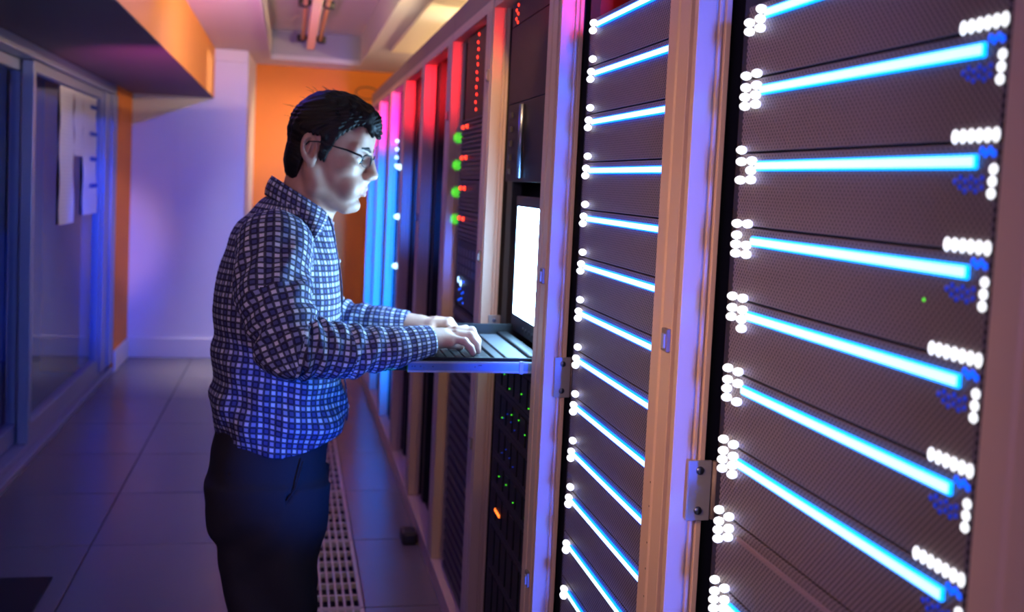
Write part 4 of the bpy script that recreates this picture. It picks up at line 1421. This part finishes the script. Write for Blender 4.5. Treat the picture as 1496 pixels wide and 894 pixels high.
def arm_fn(A, Rr, sg):
    L = np.concatenate([[0], np.cumsum([np.linalg.norm(A[i + 1] - A[i]) for i in range(len(A) - 1)])])
    def fn(X, Y, Z):
        best = None
        for i in range(len(A) - 1):
            a, b = A[i], A[i + 1]
            ba = b - a
            t = np.clip(((X - a[0]) * ba[0] + (Y - a[1]) * ba[1] + (Z - a[2]) * ba[2]) / (ba @ ba), 0, 1)
            d = np.sqrt((X - a[0] - ba[0] * t) ** 2 + (Y - a[1] - ba[1] * t) ** 2 + (Z - a[2] - ba[2] * t) ** 2) - (Rr[i] + (Rr[i + 1] - Rr[i]) * t)
            l = L[i] + t * np.linalg.norm(ba)
            if best is None:
                best, bl = d, l
            else:
                m = d < best
                bl = np.where(m, l, bl)
                k = 0.012
                h = np.clip(0.5 + 0.5 * (best - d) / k, 0, 1)
                best = best * (1 - h) + d * h - k * h * (1 - h)
        # creases: rings bunching at the elbow and up the forearm, slanting folds on the upper arm
        e = np.exp(-((bl - L[2]) / 0.075) ** 2)
        w = 0.0075 * e * np.sin(bl * 175 + 60 * (Z - 1.04) + 25 * (X - 0.05) + 1.5 * np.sin(Y * 40))
        w = w + 0.0045 * np.exp(-((bl - L[3] - 0.03) / 0.07) ** 2) * np.sin(bl * 130 - 70 * Z)
        w = w + 0.0042 * np.exp(-((bl - 0.09) / 0.08) ** 2) * np.sin(bl * 70 + X * 110 + Z * 20)
        cuff = np.clip((bl - (L[-1] - 0.062)) / 0.004, 0, 1)
        w = w * (1 - cuff) - 0.0028 * cuff
        n = (A[-1] - A[-2]) / np.linalg.norm(A[-1] - A[-2])
        end = (X - A[-1][0]) * n[0] + (Y - A[-1][1]) * n[1] + (Z - A[-1][2]) * n[2]
        near = np.where(X > A[-1][0] - 0.08, end, -1)
        return np.maximum(best + w, near)
    return fn
for A, Rr, sg in ((RARM, RRAD, -1), (LARM, LRAD, 1)):
    lo = np.min(A, 0) - 0.08
    hi = np.max(A, 0) + 0.08
    shirt.apply(lo, hi, arm_fn(A, Rr, sg), 0.016)
Vs, Fs = shirt.mesh()
def cloth_uv(V, Fq):
    P = V[Fq]                       # faces, 4, 3
    C = P.mean(1)
    def seg(A, pts):
        best = np.full(len(pts), 9.0); idx = np.zeros(len(pts), int)
        for i in range(len(A) - 1):
            ba = A[i + 1] - A[i]
            t = np.clip(((pts - A[i]) @ ba) / (ba @ ba), 0, 1)
            d = np.linalg.norm(pts - A[i] - ba * t[:, None], axis=1)
            m = d < best - 1e-4
            best[m] = d[m]; idx[m] = i
        return best, idx
    uv = np.zeros((len(Fq), 4, 2))
    # torso
    ang = np.arctan2(P[..., 0] + 0.015, -(P[..., 1] - MY))
    ref = np.arctan2(C[:, 0] + 0.015, -(C[:, 1] - MY))[:, None]
    ang = np.where(ang - ref > 3, ang - 2 * np.pi, np.where(ang - ref < -3, ang + 2 * np.pi, ang))
    uv[..., 0] = ang * 0.165
    uv[..., 1] = P[..., 2] + 0.012 * np.sin(P[..., 0] * 14)
    zt = interp(C[:, 2], TORSO)
    for A, Rr, sg in ((RARM, RRAD, -1), (LARM, LRAD, 1)):
        d, idx = seg(A, C)
        cx_, cy2, cz_ = [C[:, q][None, None, :] for q in range(3)]
        da = arm_fn(A, Rr, sg)(cx_, cy2, cz_).ravel()
        dt = torso_fn(cx_, cy2, cz_).ravel()
        sel = (da < dt) & (sg * (C[:, 1] - MY) > 0.02)
        L = np.concatenate([[0], np.cumsum([np.linalg.norm(A[i + 1] - A[i]) for i in range(len(A) - 1)])])
        for i in range(len(A) - 1):
            s2 = sel & (idx == i)
            if not s2.any():
                continue
            ba = (A[i + 1] - A[i])
            ln = np.linalg.norm(ba)
            ba = ba / ln
            ref_v = np.array([0, -1.0, 0]) - ba * (-ba[1])
            ref_v /= np.linalg.norm(ref_v)
            w = np.cross(ba, ref_v)
            q = P[s2] - A[i]
            al = q @ ba
            an = np.arctan2(q @ w, q @ ref_v)
            cq = C[s2] - A[i]
            rc = np.arctan2(cq @ w, cq @ ref_v)[:, None]
            an = np.where(an - rc > 3, an - 2 * np.pi, np.where(an - rc < -3, an + 2 * np.pi, an))
            uv[s2, :, 0] = an * 0.060
            uv[s2, :, 1] = L[i] + al
    return uv.reshape(-1, 2)
sh = np_mesh('shirt', Vs, Fs, M['plaid'], man, cloth_uv(Vs, Fs))

def uv_strip(name, rows, mat, parent, th, su=1.0, flip=False, smooth=True):
    """rows: list of polylines with equal counts; cloth uv by arc length"""
    nr, nc = len(rows), len(rows[0])
    V = np.array([p for r_ in rows for p in r_], float)
    Fq, uv = [], []
    G = V.reshape(nr, nc, 3)
    du = np.concatenate([[0], np.cumsum(np.linalg.norm(np.diff(G.mean(0), axis=0), axis=1))])
    dv = np.concatenate([[0], np.cumsum(np.linalg.norm(np.diff(G.mean(1), axis=0), axis=1))])
    dvv = np.concatenate([np.zeros((1, nc)), np.cumsum(np.linalg.norm(np.diff(G, axis=0), axis=2), axis=0)])
    for j in range(nr - 1):
        for i in range(nc - 1):
            q = [(j, i), (j, i + 1), (j + 1, i + 1), (j + 1, i)]
            if flip:
                q = q[::-1]
            Fq.append([a * nc + b for a, b in q])
            uv += [(du[b] * su, dvv[a, b]) for a, b in q]
    o = np_mesh(name, V, np.array(Fq), mat, parent, np.array(uv), smooth)
    s_ = o.modifiers.new('thickness', 'SOLIDIFY')
    s_.thickness = th
    s_.offset = 0
    return o

# collar: a band round the neck and the leaf folded down over it, ending in two points
NC = np.array([0.024, MY, 1.322])
def neck_ring(a, r, dz, fx=1.0):
    # a = 0 at the throat, pi at the nape; the ring slopes down to the front
    x = NC[0] + r * math.cos(a) * fx
    y = NC[1] - r * 0.98 * math.sin(a)
    z = NC[2] + dz - 0.60 * (x - NC[0])
    return np.array([x, y, z])
n = 49
angs = [0.10 + (2 * math.pi - 0.20) * i / (n - 1) for i in range(n)]
rowsA = []
for r_, dz in ((0.066, -0.030), (0.063, 0.0), (0.061, 0.022)):
    rowsA.append([neck_ring(a, r_, dz) for a in angs])
band = uv_strip('collar_band', rowsA, M['plaid'], sh, 0.002)
rowsB = [[], [], [], [], []]
for a in angs:
    fr_ = max(0.0, math.cos(a))                 # 1 at throat
    side = -1 if a < math.pi else 1
    top = neck_ring(a, 0.0615, 0.023)
    fold = neck_ring(a, 0.0660, 0.0245)
    w_ = min(1.0, max(0.0, (math.cos(a) + 0.25) / 1.22)) ** 1.5
    outd = np.array([math.cos(a), -math.sin(a), 0])
    back = fold + outd * 0.014 + np.array([0, 0, -0.042])
    tip = fold + np.array([-0.034, side * 0.112, -0.056])
    bot = back * (1 - w_) + tip * w_
    rowsB[0].append(top)
    rowsB[1].append(fold)
    for q, t in ((2, 0.3), (3, 0.65), (4, 1.0)):
        rowsB[q].append(fold + (bot - fold) * t + np.array([0, 0, 0.0]) + (np.array([math.cos(a), -math.sin(a), 0]) * 0.004 * math.sin(math.pi * t)))
leaf = uv_strip('collar', rowsB, M['plaid'], sh, 0.0025)

# placket down the front, with buttons
rows = []
zs_ = np.linspace(1.305, 0.835, 34)
for yo in (-0.036, -0.024, -0.012, 0.0):
    rr = []
    for z in zs_:
        xb, xf, hw = [float(q) for q in interp(z, TORSO)]
        a_ = (xf - xb) / 2
        xx = (xb + xf) / 2 + a_ * (1 - (abs(yo) / hw) ** 2.35) ** (1 / 2.35)
        rr.append(np.array([xx + 0.0045 + 0.0012 * math.sin(z * 50), MY + yo, z]))
    rows.append(rr)
pk = uv_strip('placket', rows, M['plaid'], sh, 0.003, flip=True)
M['button'] = plain('pale_button', (0.62, 0.62, 0.66), 0.3)
for z in (1.285, 1.20, 1.115, 1.03, 0.945, 0.865):
    xb, xf, hw = [float(q) for q in interp(z, TORSO)]
    MB().dome((xf + 0.0062, MY - 0.018, z), (1, -0.1, 0), 0.0052, 0.0022, 12, 2).build('button', M['button'], sh, smooth=True)

# ---- trousers
tro = Field(steps((-0.20, 0.17, 0.006)), steps((2.24, 2.68, 0.006)), steps((0.03, 0.84, 0.006)))
HIP = [(0.86, -0.138, 0.106, 0.150), (0.80, -0.150, 0.108, 0.158), (0.77, -0.157, 0.102, 0.163), (0.69, -0.162, 0.099, 0.168), (0.64, -0.156, 0.096, 0.166), (0.60, -0.140, 0.098, 0.150), (0.55, -0.100, 0.080, 0.12)]
def hip_fn(X, Y, Z):
    z = Z.ravel()
    xb, xf, hw = interp(z, HIP)
    cx, a = ((xb + xf) / 2)[None, None, :], ((xf - xb) / 2)[None, None, :]
    hw = hw[None, None, :]
    k0 = (np.abs((X - cx) / a) ** 2.5 + np.abs((Y - MY) / hw) ** 2.5) ** 0.4
    d = (k0 - 1) * np.minimum(a, hw) * 0.9
    return np.maximum(np.maximum(d, 0.565 - Z), Z - 0.825)
tro.apply((-9, -9, -9), (9, 9, 9), hip_fn, 0.01)
LEG = [(0.70, -0.155, 0.098, 0.080), (0.64, -0.152, 0.097, 0.083), (0.58, -0.136, 0.095, 0.084), (0.50, -0.116, 0.090, 0.081), (0.38, -0.110, 0.074, 0.076), (0.25, -0.115, 0.068, 0.072), (0.10, -0.122, 0.078, 0.070), (0.03, -0.124, 0.080, 0.070)]
for sg in (-1, 1):
    yc = MY + sg * 0.082
    dx = 0.0 if sg < 0 else 0.006
    def leg_fn(X, Y, Z):
        z = Z.ravel()
        xb, xf, hw = interp(z, LEG)
        cx, a = ((xb + xf) / 2)[None, None, :] + dx, ((xf - xb) / 2)[None, None, :]
        hw = hw[None, None, :]
        k0 = np.sqrt(((X - cx) / a) ** 2 + ((Y - yc) / hw) ** 2)
        d = (k0 - 1) * np.minimum(a, hw) * 0.95
        crease = 0.004 * np.exp(-((Y - yc) / 0.012) ** 2) * (X > cx)
        w = 0.0065 * np.sin(X * 45 + Z * 30 + 1.3 * np.sin(Z * 17)) * np.clip((0.66 - Z) / 0.1, 0, 1)
        w = w + 0.004 * np.sin(Z * 80 + X * 30) * np.exp(-((Z - 0.10) / 0.06) ** 2)
        w = w + 0.006 * np.sin((X * 0.8 - Z * 0.6) * 75 + Y * 20) * np.exp(-((Z - 0.60) / 0.07) ** 2) * np.clip((0.04 - X) / 0.08, 0, 1)
        return np.maximum(np.maximum(d - crease + w, 0.035 - Z), Z - 0.70)
    tro.apply((-9, -9, -9), (9, 9, 9), leg_fn, 0.035)
# side pocket opening and back pocket slit, near side
def pocket(a, b, r):
    a, b = np.array(a), np.array(b)
    tro.cone(a, b, r, r, 0.003, 'cut')
yn = MY - 0.166
pocket((0.045, yn + 0.012, 0.772), (0.030, yn + 0.004, 0.715), 0.004)
pocket((0.030, yn + 0.004, 0.715), (-0.012, yn - 0.002, 0.655), 0.004)
pocket((-0.110, yn + 0.036, 0.742), (-0.060, yn + 0.012, 0.728), 0.0045)
M['trouser'] = plain('dark_trouser_cloth', (0.030, 0.029, 0.036), 0.8, 0, 0.15, 500, 0.2, 0.25)
Vt, Ft = tro.mesh()
tr_o = np_mesh('trousers', Vt, Ft, M['trouser'], man)
MB().tube([(0.046, yn + 0.006, 0.775), (0.032, yn - 0.001, 0.716), (-0.008, yn - 0.005, 0.657)], 0.0022, 8).build('pocket_edge', M['trouser'], tr_o, smooth=True)

# ---- shoes
for sg in (-1, 1):
    y = MY + sg * 0.088
    f = Field(steps((-0.14, 0.18, 0.005)), steps((y - 0.07, y + 0.07, 0.005)), steps((-0.006, 0.11, 0.005)))
    f.cone((-0.085, y, 0.038), (-0.02, y, 0.045), 0.036, 0.042, 0.015)
    f.cone((-0.02, y, 0.042), (0.07, y, 0.030), 0.044, 0.042, 0.02)
    f.cone((0.07, y, 0.028), (0.115, y, 0.024), 0.042, 0.032, 0.02)
    f.F = np.maximum(f.F, (0.010 - f.z)[None, None, :].astype(np.float32))
    Vv, Ff = f.mesh()
    s_ = np_mesh('shoe', Vv, Ff, M['shoe'], man)
    sole = [(-0.122, -0.026), (-0.10, -0.038), (0.0, -0.040), (0.08, -0.046), (0.13, -0.034), (0.152, -0.010), (0.152, 0.010), (0.13, 0.034), (0.08, 0.046), (0.0, 0.040), (-0.10, 0.038), (-0.122, 0.026)]
    MB().prism([(a, y + b) for a, b in sole], 0.0, 0.012).build('sole', M['black'], s_)
